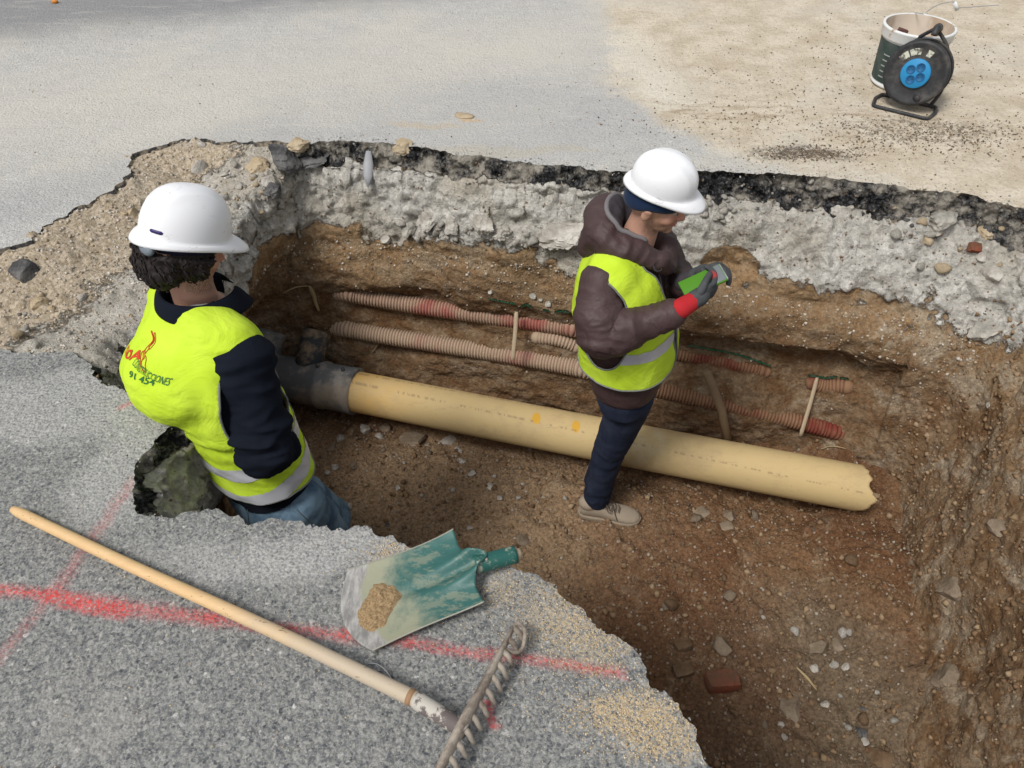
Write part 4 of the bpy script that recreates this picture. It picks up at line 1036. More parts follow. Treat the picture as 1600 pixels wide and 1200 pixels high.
bar, _ = catmull(np.array([hA+hd*.004, hA+hd*HL*.33+np.array([.002, 0, .004]), hA+hd*HL*.66+np.array([-.002, 0, .004]), hB]), False, 30)
rr = np.interp(np.linspace(0, 1, 30), [0, .1, .5, .9, 1], [.008, .012, .021, .014, .008])
MB().tube(bar, rr, 14, ell=.55, up=tuple(side)).obj('head_bar', RUST, rake)
nt = 15
for k in range(nt):
    t = (k+.4)/nt; b_ = bar[int(t*29)]
    pts = np.array([b_, b_+side*.016+np.array([0, 0, -.004])+hd*.003, b_+side*.024+np.array([0, 0, -.020])+hd*.006, b_+side*.027+np.array([0, 0, -.040])+hd*.003, b_+side*.020+np.array([0, 0, -.058])])
    pts, _ = catmull(pts, False, 12); MB().tube(pts, np.linspace(.0085, .0035, 12), 8).obj('tooth', RUST, rake)
# end loop of the head
lp = np.array([hA, hA-hd*.008+side*.010+np.array([0, 0, .004]), hA+side*.026+np.array([0, 0, -.006]), hA+hd*.03+side*.034+np.array([0, 0, -.02]), hA+hd*.05+side*.022+np.array([0, 0, -.012]), hA+hd*.055+side*.004])
lp, _ = catmull(lp, False, 24); MB().tube(lp, .0048, 8).obj('end_loop', RUST, rake)
WIRE = Mat('steel_wire', .4, .6, color=(.45, .46, .48))
wp = [G(575, 1036, .004), G(590, 1038, .014), G(603, 1048, .020), G(615, 1066, .010)]
wp, _ = catmull(np.array(wp), False, 24); o = MB().tube(wp, .0011, 6).obj('wire', WIRE); tag(o, 'short curved wire on the asphalt between the rake handle and the shovel', 'wire'); recenter(o, wp[0])

# ================================================================== BUCKET AND CABLE REEL
bk = Vector((1.955, 3.84, 0))
bucket = empty('bucket', bk, 'used white paint bucket behind the cable reel, stained inside', 'bucket')
BW = Mat('bucket_plastic', .5, spec=.35); BW.col(BW.mix(BW.step(BW.noise(9, 5, .7), .56, .62), (.68, .69, .68), (.42, .33, .25)))
BI = Mat('bucket_inside', .8); BI.col(BI.mix(BI.step(BI.noise(6, 5, .7, vec=BI.map((1, 1, .3))), .42, .60), (.42, .32, .23), (.60, .52, .43)))
Hb, rt, rb = .282, .158, .140
mb = MB(); mb.lathe([(0, .003), (rb-.006, .003), (rb, .010), (rb+.003, .012), (rb+.004, .022), (rb, .026), (rb+(rt-rb)*.74, Hb*.74)], 64); mb.obj('bucket_body', BW, bucket) if False else None
def lat(name, prof, mat, par, base, seg=64, tilt=None):
    mb = MB(); mb.lathe(prof, seg); V = np.concatenate(mb.V)
    if tilt is not None: V = V @ np.array(tilt).T
    o = link(name, mesh(name, V, mb.F), mat); o.parent = par; return o
lat('wall', [(0.001, .003), (rb-.006, .003), (rb, .009), (rb+.004, .012), (rb+.004, .020), (rb, .024), (rt-.004, Hb-.055), (rt+.003, Hb-.050), (rt+.006, Hb-.045), (rt+.006, Hb-.012), (rt+.009, Hb-.008), (rt+.009, Hb), (rt+.003, Hb+.003), (rt-.004, Hb)], BW, bucket, bk)
lat('inside', [(rt-.004, Hb), (rt-.006, Hb-.02), (rb-.004, .03), (0.001, .028)], BI, bucket, bk)
# label band round the body: dark green with a pale panel
LB = Mat('bucket_label', .6, spec=.3); m = LB
lbc = m.mix(m.step(m.noise(10, 4, .7), .4, .65), (.025, .05, .045), (.07, .085, .08)); m.col(lbc)
lat('label', [(rb+(rt-rb)*.10+.0015, .030), (rt-.003, Hb-.060)], LB, bucket, bk)
def cyl_patch(a0, a1, z0, z1, off, mat, name, par):
    V = []; n = 14
    for i in range(n):
        a_ = a0+(a1-a0)*i/(n-1)
        for z_ in (z0, z1):
            r_ = rb+(rt-rb)*(z_/Hb)+off; V.append((r_*math.cos(a_), r_*math.sin(a_), z_))
    o = link(name, mesh(name, V, gridF(n, 2)), mat); o.parent = par; return o
PAN = Mat('label_panel', .6); PAN.col(PAN.mix(PAN.step(PAN.noise(14, 4), .5, .62), (.62, .62, .62), (.42, .40, .37)))
cyl_patch(math.radians(226), math.radians(262), .10, .195, .0035, PAN, 'label_panel', bucket)
cyl_patch(math.radians(222), math.radians(232), .045, .085, .0035, PAN, 'label_strip', bucket)
LINE = Mat('label_ink', .6, color=(.30, .32, .31))
for k in range(5):
    cyl_patch(math.radians(196), math.radians(213-3*(k % 2)), .055+.026*k, .061+.026*k, .0036, LINE, 'label_line', bucket)
# bail handle with its white grip, lying open over the back of the rim
hpt = [bk+Vector((.163, -.02, Hb-.03)), Vector(P(1440, 22, 3.72)), Vector(P(1490, 5, 3.80)), Vector(P(1546, 9, 3.95)), bk+Vector((.20, .22, .30))]
q = [np.array(P(1443, 22, 3.70)), np.array(P(1465, 8, 3.72)), np.array(P(1490, 3, 3.76)), np.array(P(1496, 12, 3.78)), np.array(P(1530, 10, 3.86)), np.array(P(1560, 8, 3.95))]
hw_, _ = catmull(np.array(q), False, 30); o = MB().tube(hw_, .0022, 6).obj('handle', WIRE, bucket)
MB().tube([P(1491, 4, 3.765), P(1496, 15, 3.785)], [.010, .010], 14).obj('grip', BW, bucket)
w2_, _ = catmull(np.array([P(1443, 22, 3.70), P(1428, 20, 3.80), np.array(bk)+np.array([.02, .16, Hb-.01])]), False, 12)
MB().tube(w2_, .0022, 6).obj('handle_wire', WIRE, bucket)
# things standing in the bucket
brs = MB().box(np.array(bk)+np.array([-.055, .08, .16]), (.05, .02, .16), Matrix.Rotation(.3, 3, 'Y'), .004).obj('paint_brush', Mat('brush_dark', .7, color=(.12, .06, .05))); tag(brs, 'dark reddish brush handle standing inside the white bucket', 'brush'); recenter(brs, np.array(bk)+np.array([-.05, .08, .04]))

# cable reel
BLK = Mat('black_plastic', .55, spec=.35); BLK.col(BLK.mix(BLK.step(BLK.noise(9, 6, .7), .42, .68), (.022, .023, .026), (.085, .078, .070))); BLK.bump(BLK.noise(30, 4), .001, .3)
BLUE = Mat('blue_plastic', .5, color=(.02, .22, .46), spec=.35); BLUED = Mat('blue_recess', .6, color=(.012, .10, .24))
rc = Vector((1.885, 3.575, .163)); nrm = Vector((-.56, -.80, .19)).normalized()
zax = nrm; xax = Vector((0, 0, 1)).cross(zax).normalized(); yax = zax.cross(xax)
RM = Matrix((xax, yax, zax)).transposed()
reel = empty('cable_reel', (rc.x, rc.y, 0), 'black cable reel with a blue four socket plate standing before the bucket', 'cable reel')
def rl(name, prof, mat, seg=72, at=(0, 0, 0), par=None, close=False):
    mb = MB(); mb.lathe(prof, seg, close=close); V = np.concatenate(mb.V)+np.array(at); V = V @ np.array(RM).T+np.array(rc)
    return link(name, mesh(name, V, mb.F), mat, par or reel)
R_ = .141
rl('front_flange', [(.050, .052), (.060, .046), (.075, .044), (.108, .046), (.125, .054), (.135, .054), (R_, .046), (R_, .032), (.135, .028), (.06, .03)], BLK)
rl('rear_flange', [(.06, -.045), (.135, -.045), (R_, -.040), (R_, -.062), (.135, -.068), (.0, -.068)], BLK)
cb = rl('cable_winding', [(.108, .032)]+[(.108+.010*abs(math.sin(t*math.pi*3.5)), .032-.077*t) for t in np.linspace(0, 1, 44)]+[(.108, -.045)], Mat('black_cable', .6, color=(.02, .02, .021)))
pl_ = rl('socket_plate', [(.0001, .058), (.060, .058), (.064, .055), (.064, .046)], BLUE, 48)
for k, (dx, dy) in enumerate(((-.024, .014), (.014, .030), (.026, -.010), (-.011, -.028))):
    sk = rl('socket', [(.0195, .0582), (.0195, .0600), (.0172, .0602), (.0168, .0592), (.0001, .0588)], BLUED, 28, (dx, dy, 0), pl_)
    for s_ in (-1, 1):
        mb = MB(); mb.lathe([(.0001, .0592), (.0028, .0592), (.0028, .0585)], 10); V = np.concatenate(mb.V)+np.array([dx+s_*.0075, dy+s_*.003, 0]); V = V @ np.array(RM).T+np.array(rc)
        link('pin_hole', mesh('pin', V, mb.F), BLK, sk)
rl('knob', [(.0001, .066), (.010, .066), (.013, .062), (.013, .05), (.020, .05), (.021, .046)], BLK, 24, (.047, -.098, 0))
LBL = Mat('worn_label', .7); LBL.col(LBL.mix(LBL.step(LBL.noise(26, 5, .75), .45, .55), (.10, .095, .08), (.52, .52, .44)))
for (a0, a1) in ((152, 128), (124, 96), (80, 66)):
    V = []; 
    for i in range(12):
        a_ = math.radians(a0+(a1-a0)*i/11)
        for r_ in (.078+.004*(i % 2), .108): V.append((r_*math.cos(a_), r_*math.sin(a_), .0475+.0*(r_)))
    V = np.array(V) @ np.array(RM).T+np.array(rc); link('worn_label', mesh('lbl', V, gridF(12, 2)), LBL, reel)
# tubular stand
def RL(x_, y_, z_): return np.array(rc)+np.array(RM @ Vector((x_, y_, z_)))
def gz(p_, z_): p_ = p_.copy(); p_[2] = z_; return p_
tr = .0085
foot = [gz(RL(-.125, -.16, .075), tr), gz(RL(.125, -.16, .075), tr), gz(RL(.140, -.16, -.02), tr), gz(RL(.125, -.16, -.085), tr), gz(RL(-.125, -.16, -.085), tr), gz(RL(-.140, -.16, -.02), tr)]
fp_, _ = catmull(np.array([f for f in foot]), True, 80)
# squarer corners: linear blend
lin = np.concatenate([np.linspace(foot[i], foot[(i+1) % 6], 14, endpoint=False) for i in range(6)])
for _ in range(3): lin = (np.roll(lin, 1, 0)+lin*2+np.roll(lin, -1, 0))/4
lin = np.vstack([lin, lin[:1]]); MB().tube(lin, tr, 10, cap=False).obj('stand', BLK, reel)
for s_ in (-1, 1):
    a_ = gz(RL(s_*.10, -.16, -.085), tr); pp, _ = catmull(np.array([a_, RL(s_*.12, -.05, -.082), RL(s_*.08, .10, -.082), RL(s_*.012, .175, -.06)]), False, 24); MB().tube(pp, tr, 10).obj('stand_arm', BLK, reel)
pp, _ = catmull(np.array([RL(.012, .165, -.065), RL(.012, .192, -.03), RL(.012, .190, .02), RL(.012, .165, .035)]), False, 24); MB().tube(pp, [.013]*4+[.0175]*16+[.014]*4, 16).obj('handle', BLK, reel)
# ================================================================== PEOPLE
def ball(c, r_, M=None, sub=3):
    bm = bmesh.new(); bmesh.ops.create_icosphere(bm, subdivisions=sub, radius=1)
    r3 = np.broadcast_to(np.asarray(r_, float), (3,)); V = np.array([v.co[:] for v in bm.verts])*r3
    if M is not None: V = V @ np.array(M).T
    F = [[v.index for v in f.verts] for f in bm.faces]; bm.free(); return V+np.asarray(c, float), F
class Blob:
    def __init__(s): s.mb = MB()
    def ball(s, c, r_, M=None, sub=3): s.mb.add(*ball(c, r_, M, sub)); return s
    def limb(s, pts, rad, seg=20, ell=None, up=None, n=None):
        pts = np.asarray(pts, float); rad = np.broadcast_to(np.asarray(rad, float), (len(pts),))
        n = n or max(8, len(pts)*7); c_, _ = catmull(np.c_[pts, rad], False, n)
        s.mb.tube(c_[:, :3], c_[:, 3], seg, ell=ell, up=up)
        if ell is None: s.mb.add(*ball(c_[0, :3], c_[0, 3]*.99)); s.mb.add(*ball(c_[-1, :3], c_[-1, 3]*.99))
        return s
    def loft(s, rings):
        """rings: list of (n,3) arrays of equal length, closed, capped"""
        n = len(rings[0]); V = np.concatenate(rings); F = []
        for i in range(len(rings)-1):
            for k in range(n): F.append((i*n+k, i*n+(k+1) % n, (i+1)*n+(k+1) % n, (i+1)*n+k))
        F.append(tuple(range(n))[::-1]); F.append(tuple((len(rings)-1)*n+k for k in range(n)))
        s.mb.add(V, F); return s
    def remesh(s, vox=.008, smooth=3, fac=.5):
        me = s.mb.mesh('tmp'); bm = bmesh.new(); bm.from_mesh(me); bmesh.ops.recalc_face_normals(bm, faces=bm.faces); bm.to_mesh(me); bm.free()
        o = bpy.data.objects.new('tmp', me); COL.objects.link(o)
        r_ = o.modifiers.new('r', 'REMESH'); r_.mode = 'VOXEL'; r_.voxel_size = vox
        if smooth: q = o.modifiers.new('s', 'SMOOTH'); q.factor = fac; q.iterations = smooth
        dg = bpy.context.evaluated_depsgraph_get(); dg.update()
        out = bpy.data.meshes.new_from_object(o.evaluated_get(dg)); bpy.data.objects.remove(o); bpy.data.meshes.remove(me)
        out.materials.clear(); return out
def getV(me):
    V = np.zeros(len(me.vertices)*3); me.vertices.foreach_get('co', V); return V.reshape(-1, 3)
def getN(me):
    V = np.zeros(len(me.vertices)*3); me.vertices.foreach_get('normal', V); return V.reshape(-1, 3)
def setV(me, V): me.vertices.foreach_set('co', np.asarray(V, float).ravel()); me.update()
def displace(me, d): V = getV(me); N_ = getN(me); setV(me, V+N_*np.asarray(d)[:, None])
def folds(V, segs):
    """cloth folds crossing each segment: segs = (p, q, reach, amp, freq, seed)"""
    d = np.zeros(len(V))
    for p, q, reach, amp, fr, sd in segs:
        p, q = np.array(p, float), np.array(q, float); L_ = np.linalg.norm(q-p); a_ = (q-p)/L_
        t = (V-p)@a_; rad = V-p-t[:, None]*a_; dist = np.linalg.norm(rad, axis=1)
        w_ = sstep(reach, reach*.7, dist)*sstep(-.06, .0, t)*sstep(L_+.06, L_, t)
        X_ = np.stack([t*fr, (rad@np.array([.6, .8, 0]))*fr*.5, (rad@np.array([-.5, .3, .8]))*fr*.5], -1)
        d += w_*amp*(ridged(X_, 1.0, 2, sd)-.2)
    return d
def cut(me, g, eps=1e-7):
    """keep the part of the mesh where g>0, with a clean border on g=0"""
    V = getV(me); g = np.asarray(g, float).copy()
    E = np.zeros(len(me.edges)*2, dtype=np.int64); me.edges.foreach_get('vertices', E); E = E.reshape(-1, 2)
    cr = E[(g[E[:, 0]]*g[E[:, 1]]) < 0]
    t = g[cr[:, 0]]/(g[cr[:, 0]]-g[cr[:, 1]]); best = {}
    for (a_, b_), tt in zip(cr, t):
        v, k = (a_, tt) if tt < .5 else (b_, 1-tt)
        if v not in best or k < best[v][0]: best[v] = (k, V[a_]*(1-tt)+V[b_]*tt)
    for v, (k, p) in best.items(): V[v] = p; g[v] = 0
    setV(me, V); bm = bmesh.new(); bm.from_mesh(me); bm.verts.ensure_lookup_table()
    kill = [f for f in bm.faces if min(g[v.index] for v in f.verts) < -eps or max(g[v.index] for v in f.verts) <= eps]
    bmesh.ops.delete(bm, geom=kill, context='FACES'); bm.to_mesh(me); bm.free(); return me
def borders(me, minlen=.15):
    bm = bmesh.new(); bm.from_mesh(me); bd = [e for e in bm.edges if len(e.link_faces) == 1]; adj = {}
    for e in bd:
        a_, b_ = e.verts[0].index, e.verts[1].index; adj.setdefault(a_, []).append(b_); adj.setdefault(b_, []).append(a_)
    bm.verts.ensure_lookup_table(); co = {i: np.array(bm.verts[i].co) for i in adj}; bm.free(); seen = set(); loops = []
    for s_ in adj:
        if s_ in seen: continue
        lp = [s_]; seen.add(s_); cur = s_
        while True:
            nx = [k for k in adj[cur] if k not in seen]
            if not nx: break
            cur = nx[0]; seen.add(cur); lp.append(cur)
        P_ = np.array([co[i] for i in lp])
        if len(P_) > 5 and np.linalg.norm(np.diff(P_, axis=0), axis=1).sum() > minlen: loops.append(P_)
    return loops
def piping(me, r_, name, mat, parent, minlen=.15):
    mb = MB()
    for P_ in borders(me, minlen):
        for _ in range(4): P_ = (np.roll(P_, 1, 0)+2*P_+np.roll(P_, -1, 0))/4
        P_ = np.vstack([P_, P_[:1]]); mb.tube(P_, r_, 6, cap=False)
    return mb.obj(name, mat, parent)
def shell(me, off): displace(me, np.full(len(me.vertices), off)); return me
def solid(o, t):
    q = o.modifiers.new('thickness', 'SOLIDIFY'); q.thickness = t; q.offset = -1; return o

SKIN = Mat('skin', .55, spec=.35); SKIN.b.inputs['Subsurface Weight'].default_value = .12; SKIN.b.inputs['Subsurface Radius'].default_value = (.008, .003, .002)
m = SKIN; skc = m.mix(m.noise(25, 4, .6), (.43, .235, .165), (.52, .30, .215)); skc = m.mix(m.math('MULTIPLY', m.attr('beard'), m.step(m.noise(260, 2, .6), .30, .60)), skc, (.13, .08, .06))
skc = m.mix(m.attr('lip'), skc, (.42, .14, .12)); skc = m.mix(m.attr('flush'), skc, (.50, .20, .15)); m.col(skc); m.bump(m.noise(220, 3, .6), .0008, .4)
def cloth(name, a_, b_, rough=.85, weave=500, bd=.0008, spec=.15, sheen=0):
    m = Mat(name, rough, spec=spec); m.col(m.mix(m.noise(9, 5, .65), a_, b_)); m.bump(m.noise(weave, 2, .6), bd, .6)
    if sheen: m.b.inputs['Sheen Weight'].default_value = sheen
    return m
NAVY = cloth('navy_fleece', (.0050, .0065, .012), (.011, .014, .022), .95, 400, spec=.08)
HIVIS = Mat('hi_vis_yellow', .8, spec=.15); m = HIVIS; m.col(m.mix(m.step(m.noise(5, 4, .6), .35, .7), (.46, .64, .03), (.54, .72, .055))); wv = m.bump(m.noise(7, 4, .55, dist=1.6), .030, .38); m.bump(m.noise(600, 2, .5), .0005, .5, wv)
BAND = Mat('reflective_band', .42, .25, spec=.5); BAND.col(BAND.mix(BAND.noise(20, 5, .7), (.46, .47, .52), (.66, .67, .71)))
TRIM = cloth('grey_binding', (.14, .15, .14), (.22, .23, .21), .8)
BROWN = Mat('brown_nylon', .58, spec=.3); m = BROWN; m.col(m.mix(m.noise(7, 5, .6), (.045, .026, .027), (.075, .046, .045))); wv = m.bump(m.noise(9, 4, .5, dist=1.5), .03, .35); m.bump(m.noise(70, 4, .6), .002, .35, wv)
LINING = cloth('dark_lining', (.035, .030, .036), (.065, .058, .066), .8)
GTRIM = cloth('grey_trim', (.13, .12, .125), (.20, .185, .19), .8)
DENIM = Mat('blue_denim', .9, spec=.12); m = DENIM; m.bump(m.noise(9, 4, .55, dist=1.2), .03, .4); m.col(m.mix(m.step(m.noise(8, 5, .65), .38, .66), (.055, .10, .16), (.17, .26, .34))); m.bump(m.noise(420, 2, .6), .001, .6)
DKDEN = Mat('dark_trousers', .9, spec=.12); m = DKDEN; m.bump(m.noise(9, 4, .55, dist=1.2), .03, .4); m.col(m.mix(m.step(m.noise(7, 5, .65), .4, .7), (.016, .022, .042), (.034, .042, .070))); m.bump(m.noise(420, 2, .6), .001, .6)
HATW = Mat('white_helmet', .32, spec=.5); m = HATW; m.col(m.mix(m.math('MULTIPLY', m.step(m.noise(13, 7, .8, vec=m.map((1, 1, 3))), .60, .63), .6), (.80, .81, .83), (.42, .41, .39)))
HATN = Mat('navy_band', .7, color=(.012, .014, .035)); KNOB = Mat('grey_knob', .5, color=(.16, .19, .22))
HAIR = Mat('black_hair', .6, spec=.2); HAIR.col(HAIR.mix(HAIR.noise(80, 3), (.008, .006, .006), (.028, .021, .019)))
GLOVE = Mat('grey_glove', .8, spec=.2); GLOVE.col(GLOVE.mix(GLOVE.attr('red'), GLOVE.mix(GLOVE.noise(30, 4), (.035, .038, .042), (.09, .095, .10)), (.55, .03, .03))); GLOVE.bump(GLOVE.noise(200, 3), .001, .5)
REDC = cloth('red_cuff', (.36, .015, .02), (.46, .03, .035), .85)
BEANIE = cloth('navy_beanie', (.006, .016, .045), (.012, .028, .07), .95, 300, sheen=.1)
SHOE = Mat('beige_suede', .85, spec=.2); SHOE.col(SHOE.mix(SHOE.noise(20, 5, .7), (.25, .20, .15), (.36, .30, .23))); SOLE = Mat('shoe_sole', .85); SOLE.col(SOLE.mix(SOLE.noise(14, 5, .7), (.20, .155, .11), (.34, .28, .21)))
LACE = Mat('dark_lace', .8, color=(.10, .08, .065))
EYEM = Mat('eye', .2, color=(.35, .32, .30)); BROWM = Mat('eyebrow', .7, color=(.02, .014, .012))

def basis(theta, pitch=0.0, roll=0.0):
    """columns: forward, left, up. pitch>0 looks down; roll>0 leans to the left"""
    return Matrix.Rotation(theta, 3, 'Z') @ Matrix.Rotation(pitch, 3, 'Y') @ Matrix.Rotation(-roll, 3, 'X')

def helmet(parent, c, B, front=.045, crown=.128, scale=1.0, sticker=False, seed=1):
    B = np.array(B); nphi, nr = 120, 44; V = []
    for i in range(nphi):
        ph = 2*math.pi*i/nphi; cf, sf = math.cos(ph), math.sin(ph)
        a_, b_ = .128, .104; fr_ = max(0, cf); rear = max(0, -cf)
        for j in range(nr):
            t = j/(nr-1)
            if t < .78:
                th = t/.78*math.pi/2; rr = math.sin(th)**.92; zz = crown*math.cos(th)**.80
                x_, y_ = a_*rr*cf, b_*rr*sf
                # ridges: one broad crest and two side ribs
                k = math.sin(min(th*1.25, math.pi))
                crest = .0075*math.exp(-(y_/.022)**4)*k+.0050*math.exp(-((abs(y_)-.052)/.010)**2)*k*(x_ > -.1)
                zz += crest; x_ *= 1+.02*k
                if th > 1.2: x_ *= 1+.00*(th-1.2)
            else:
                q = (t-.78)/.22; w_ = .013+front*fr_**2.6+.010*rear**3
                ro = q**.8; x_, y_ = (a_*1.02+w_*ro)*cf, (b_+w_*.75*ro)*sf
                zz = -.012*q-.020*q*fr_**2.2*1.0-.012*rear**2*q+.004*math.sin(q*math.pi)
                if q > .92: zz -= .004
            V.append((x_*scale, y_*scale, zz*scale))
    V = np.array(V); F = [tuple(f)[::-1] for f in gridF(nphi, nr, True)]
    me = mesh('hat', V @ B.T+np.array(c), F); bm = bmesh.new(); bm.from_mesh(me); bmesh.ops.remove_doubles(bm, verts=bm.verts, dist=1e-5)
    bmesh.ops.recalc_face_normals(bm, faces=bm.faces); bm.to_mesh(me); bm.free()
    bv = bvh(me); h = link('hard_hat', me, HATW, parent); solid(h, .003)
    # harness band under the shell
    a = np.linspace(0, 2*np.pi, 72, endpoint=False); V = []
    for z_, k in ((-.004, .96), (-.034, .90)): V.append(np.stack([.118*k*np.cos(a)-.004, .096*k*np.sin(a), 0*a+z_-.010*(np.cos(a) < 0)*np.abs(np.cos(a))], -1))
    V = np.stack(V, 1).reshape(-1, 3)*scale; o = link('harness_band', mesh('band', V @ B.T+np.array(c), gridF(72, 2, True)), HATN, h); solid(o, .002)
    if sticker:
        pts = []
        for ang in np.radians(np.linspace(-157, -138, 9)):
            pts.append(ang)
        V = []
        for k, ang in enumerate(pts):
            e_ = 0.0045 if 0 < k < 8 else .002
            for z_ in (.010-e_, .010+e_):
                loc = Vector(np.array([math.cos(ang)*.3, math.sin(ang)*.25, z_+.010]) @ B.T+np.array(c)); cc_ = Vector(np.array([0, 0, z_+.010]) @ B.T+np.array(c))
                r_ = bv.ray_cast(loc, (cc_-loc).normalized()); V.append(np.array(r_[0]+r_[1]*.0012) if r_[0] else np.array(loc))
        V = np.array(V); V = np.array(V)
        o = link('sticker', mesh('stk', V-np.array(world_base(h))*0, gridF(9, 2)), Mat('navy_sticker', .4, color=(.03, .02, .12)), h); solid(o, .0008)
    return h

def head_mesh(b, c, B, ears=True):
    """adds a head to blob b. c centre of the skull, B basis (forward, left, up)"""
    Bn = np.array(B); T_ = lambda f, l, z: np.array(c)+Bn @ np.array([f, l, z]); M = B
    b.ball(T_(-.012, 0, .018), (.094, .076, .094), M)             # cranium
    b.ball(T_(.022, 0, -.02), (.070, .062, .080), M)              # face
    b.ball(T_(.030, 0, -.062), (.056, .050, .042), M)             # jaw
    b.ball(T_(.068, 0, -.090), (.020, .022, .016), M)             # chin
    for s_ in (-1, 1):
        b.ball(T_(.052, s_*.036, -.028), (.030, .024, .024), M)   # cheek
        b.ball(T_(.072, s_*.026, .014), (.018, .024, .009), M)    # brow
        b.ball(T_(.094, s_*.010, -.032), (.010, .008, .008), M, 2)   # nostril
        if not ears: continue
        b.ball(T_(-.008, s_*.078, -.012), (.017, .008, .028), M @ Matrix.Rotation(.25, 3, 'Y'))   # ear
        b.ball(T_(-.006, s_*.083, .004), (.015, .006, .012), M, 2)
    b.limb([T_(.082, 0, .006), T_(.094, 0, -.012), T_(.105, 0, -.028)], [.008, .009, .011], n=10)   # nose
    b.ball(T_(.086, 0, -.052), (.010, .017, .0055), M)             # upper lip
    b.ball(T_(.084, 0, -.062), (.010, .017, .006), M)              # lower lip
    return T_
def face_attrs(me, c, B, beard=.8, lipc=.8):
    V = (getV(me)-np.array(c)) @ np.array(B)
    f, l, z_ = V.T
    br = sstep(-.028, -.050, z_)*sstep(-.02, .02, f)*sstep(-.125, -.105, z_)*beard
    br = np.maximum(br, beard*sstep(.008, -.02, z_)*np.exp(-((f-.005)/.012)**2)*(np.abs(l) > .04)*sstep(-.12, -.1, z_))
    lip = ((f > .078) & (np.abs(l) < .022))*np.exp(-((z_+.057)/.008)**2)*lipc
    br = br*(1-lip); fl = .55*np.exp(-((f-.1)**2+(z_+.025)**2)/.0005)+.25*np.exp(-((f-.06)**2+(np.abs(l)-.045)**2+(z_+.03)**2)/.0008)
    for k, a_ in (('beard', br), ('lip', lip), ('flush', fl)):
        at = me.attributes.new(k, 'FLOAT', 'POINT'); at.data.foreach_set('value', np.asarray(a_, dtype=np.float32))
def ring_at(c, D, L_, rf, rl, n=48, pw=2.3, fo=0.0, up=None, lean=0.0):
    a = np.linspace(0, 2*np.pi, n, endpoint=False); cf, sf = np.cos(a), np.sin(a)
    x = np.sign(cf)*np.abs(cf)**(2/pw)*rf+fo; y = np.sign(sf)*np.abs(sf)**(2/pw)*rl
    R_ = np.asarray(c)[None]+x[:, None]*D+y[:, None]*L_
    return R_
def make_shoe(parent, heel, toe, floor, w_=.048, mat=SHOE):
    heel = np.array(heel, float); toe = np.array(toe, float); ax_ = toe-heel; Ls_ = np.linalg.norm(ax_[:2]); ax_ = np.array([ax_[0], ax_[1], 0])/Ls_; sd_ = np.array([-ax_[1], ax_[0], 0]); z0 = floor
    Q = lambda f, l, z_: np.array([heel[0], heel[1], 0])+ax_*f*Ls_+sd_*l+np.array([0, 0, z0+z_])
    b = Blob(); rings = []
    for f, wd, h_, zc in ((.03, .028, .030, .045), (.10, .036, .042, .050), (.22, .038, .045, .052), (.36, .038, .044, .050), (.5, .042, .038, .044), (.66, .048, .030, .036), (.80, .048, .025, .031), (.91, .038, .020, .026), (.975, .020, .013, .022)):
        a = np.linspace(0, 2*np.pi, 32, endpoint=False); rings.append(np.array([Q(f, wd*math.copysign(abs(math.cos(t))**.85, math.cos(t)), zc+h_*math.sin(t)) for t in a]))
    b.loft(rings); b.ball(Q(.16, 0, .085), (.048, .040, .032), Matrix(((ax_[0], sd_[0], 0), (ax_[1], sd_[1], 0), (0, 0, 1))))
    me = b.remesh(.004, 3); sh = link('shoe', me, mat, parent)
    b = Blob(); r1 = []
    for z_ in (0, .006, .020, .026):
        k = 1.0 if z_ < .022 else .96; a = np.linspace(0, 2*np.pi, 64, endpoint=False); pts = []
        for t in a:
            f = .5+.51*math.cos(t); wd = np.interp(f, [0, .06, .2, .45, .68, .85, .96, 1], [.020, .036, .042, .042, .052, .050, .032, .012]); pts.append(Q(f, math.copysign(1, math.sin(t))*wd*k*min(1, abs(math.sin(t))*3), z_))
        r1.append(np.array(pts))
    b.loft(r1); o = link('sole', b.remesh(.004, 2), SOLE, sh)
    mb = MB()
    for k in range(5):
        f = .40+.055*k; h_ = np.interp(f, [.35, .5, .66, .8], [.095, .084, .068, .056])
        pts, _ = catmull(np.array([Q(f, -.026, h_-.010), Q(f+.02, 0, h_+.003), Q(f+.005, .026, h_-.010)]), False, 9); mb.tube(pts, .0024, 6)
        pts, _ = catmull(np.array([Q(f, .026, h_-.010), Q(f+.025, 0, h_+.004), Q(f+.03, -.026, h_-.012)]), False, 9); mb.tube(pts, .0022, 6)
    for s_ in (-1, 1):
        pts, _ = catmull(np.array([Q(.42, 0, .094), Q(.44, s_*.020, .104), Q(.52, s_*.045, .092), Q(.47, s_*.035, .080), Q(.42, 0, .093)]), False, 16); mb.tube(pts, .0022, 6)
        pts, _ = catmull(np.array([Q(.42, 0, .094), Q(.52, s_*.012, .098), Q(.60, s_*.042, .062), Q(.63, s_*.050, .045)]), False, 12); mb.tube(pts, .002, 6)
    mb.obj('laces', LACE, sh); return sh

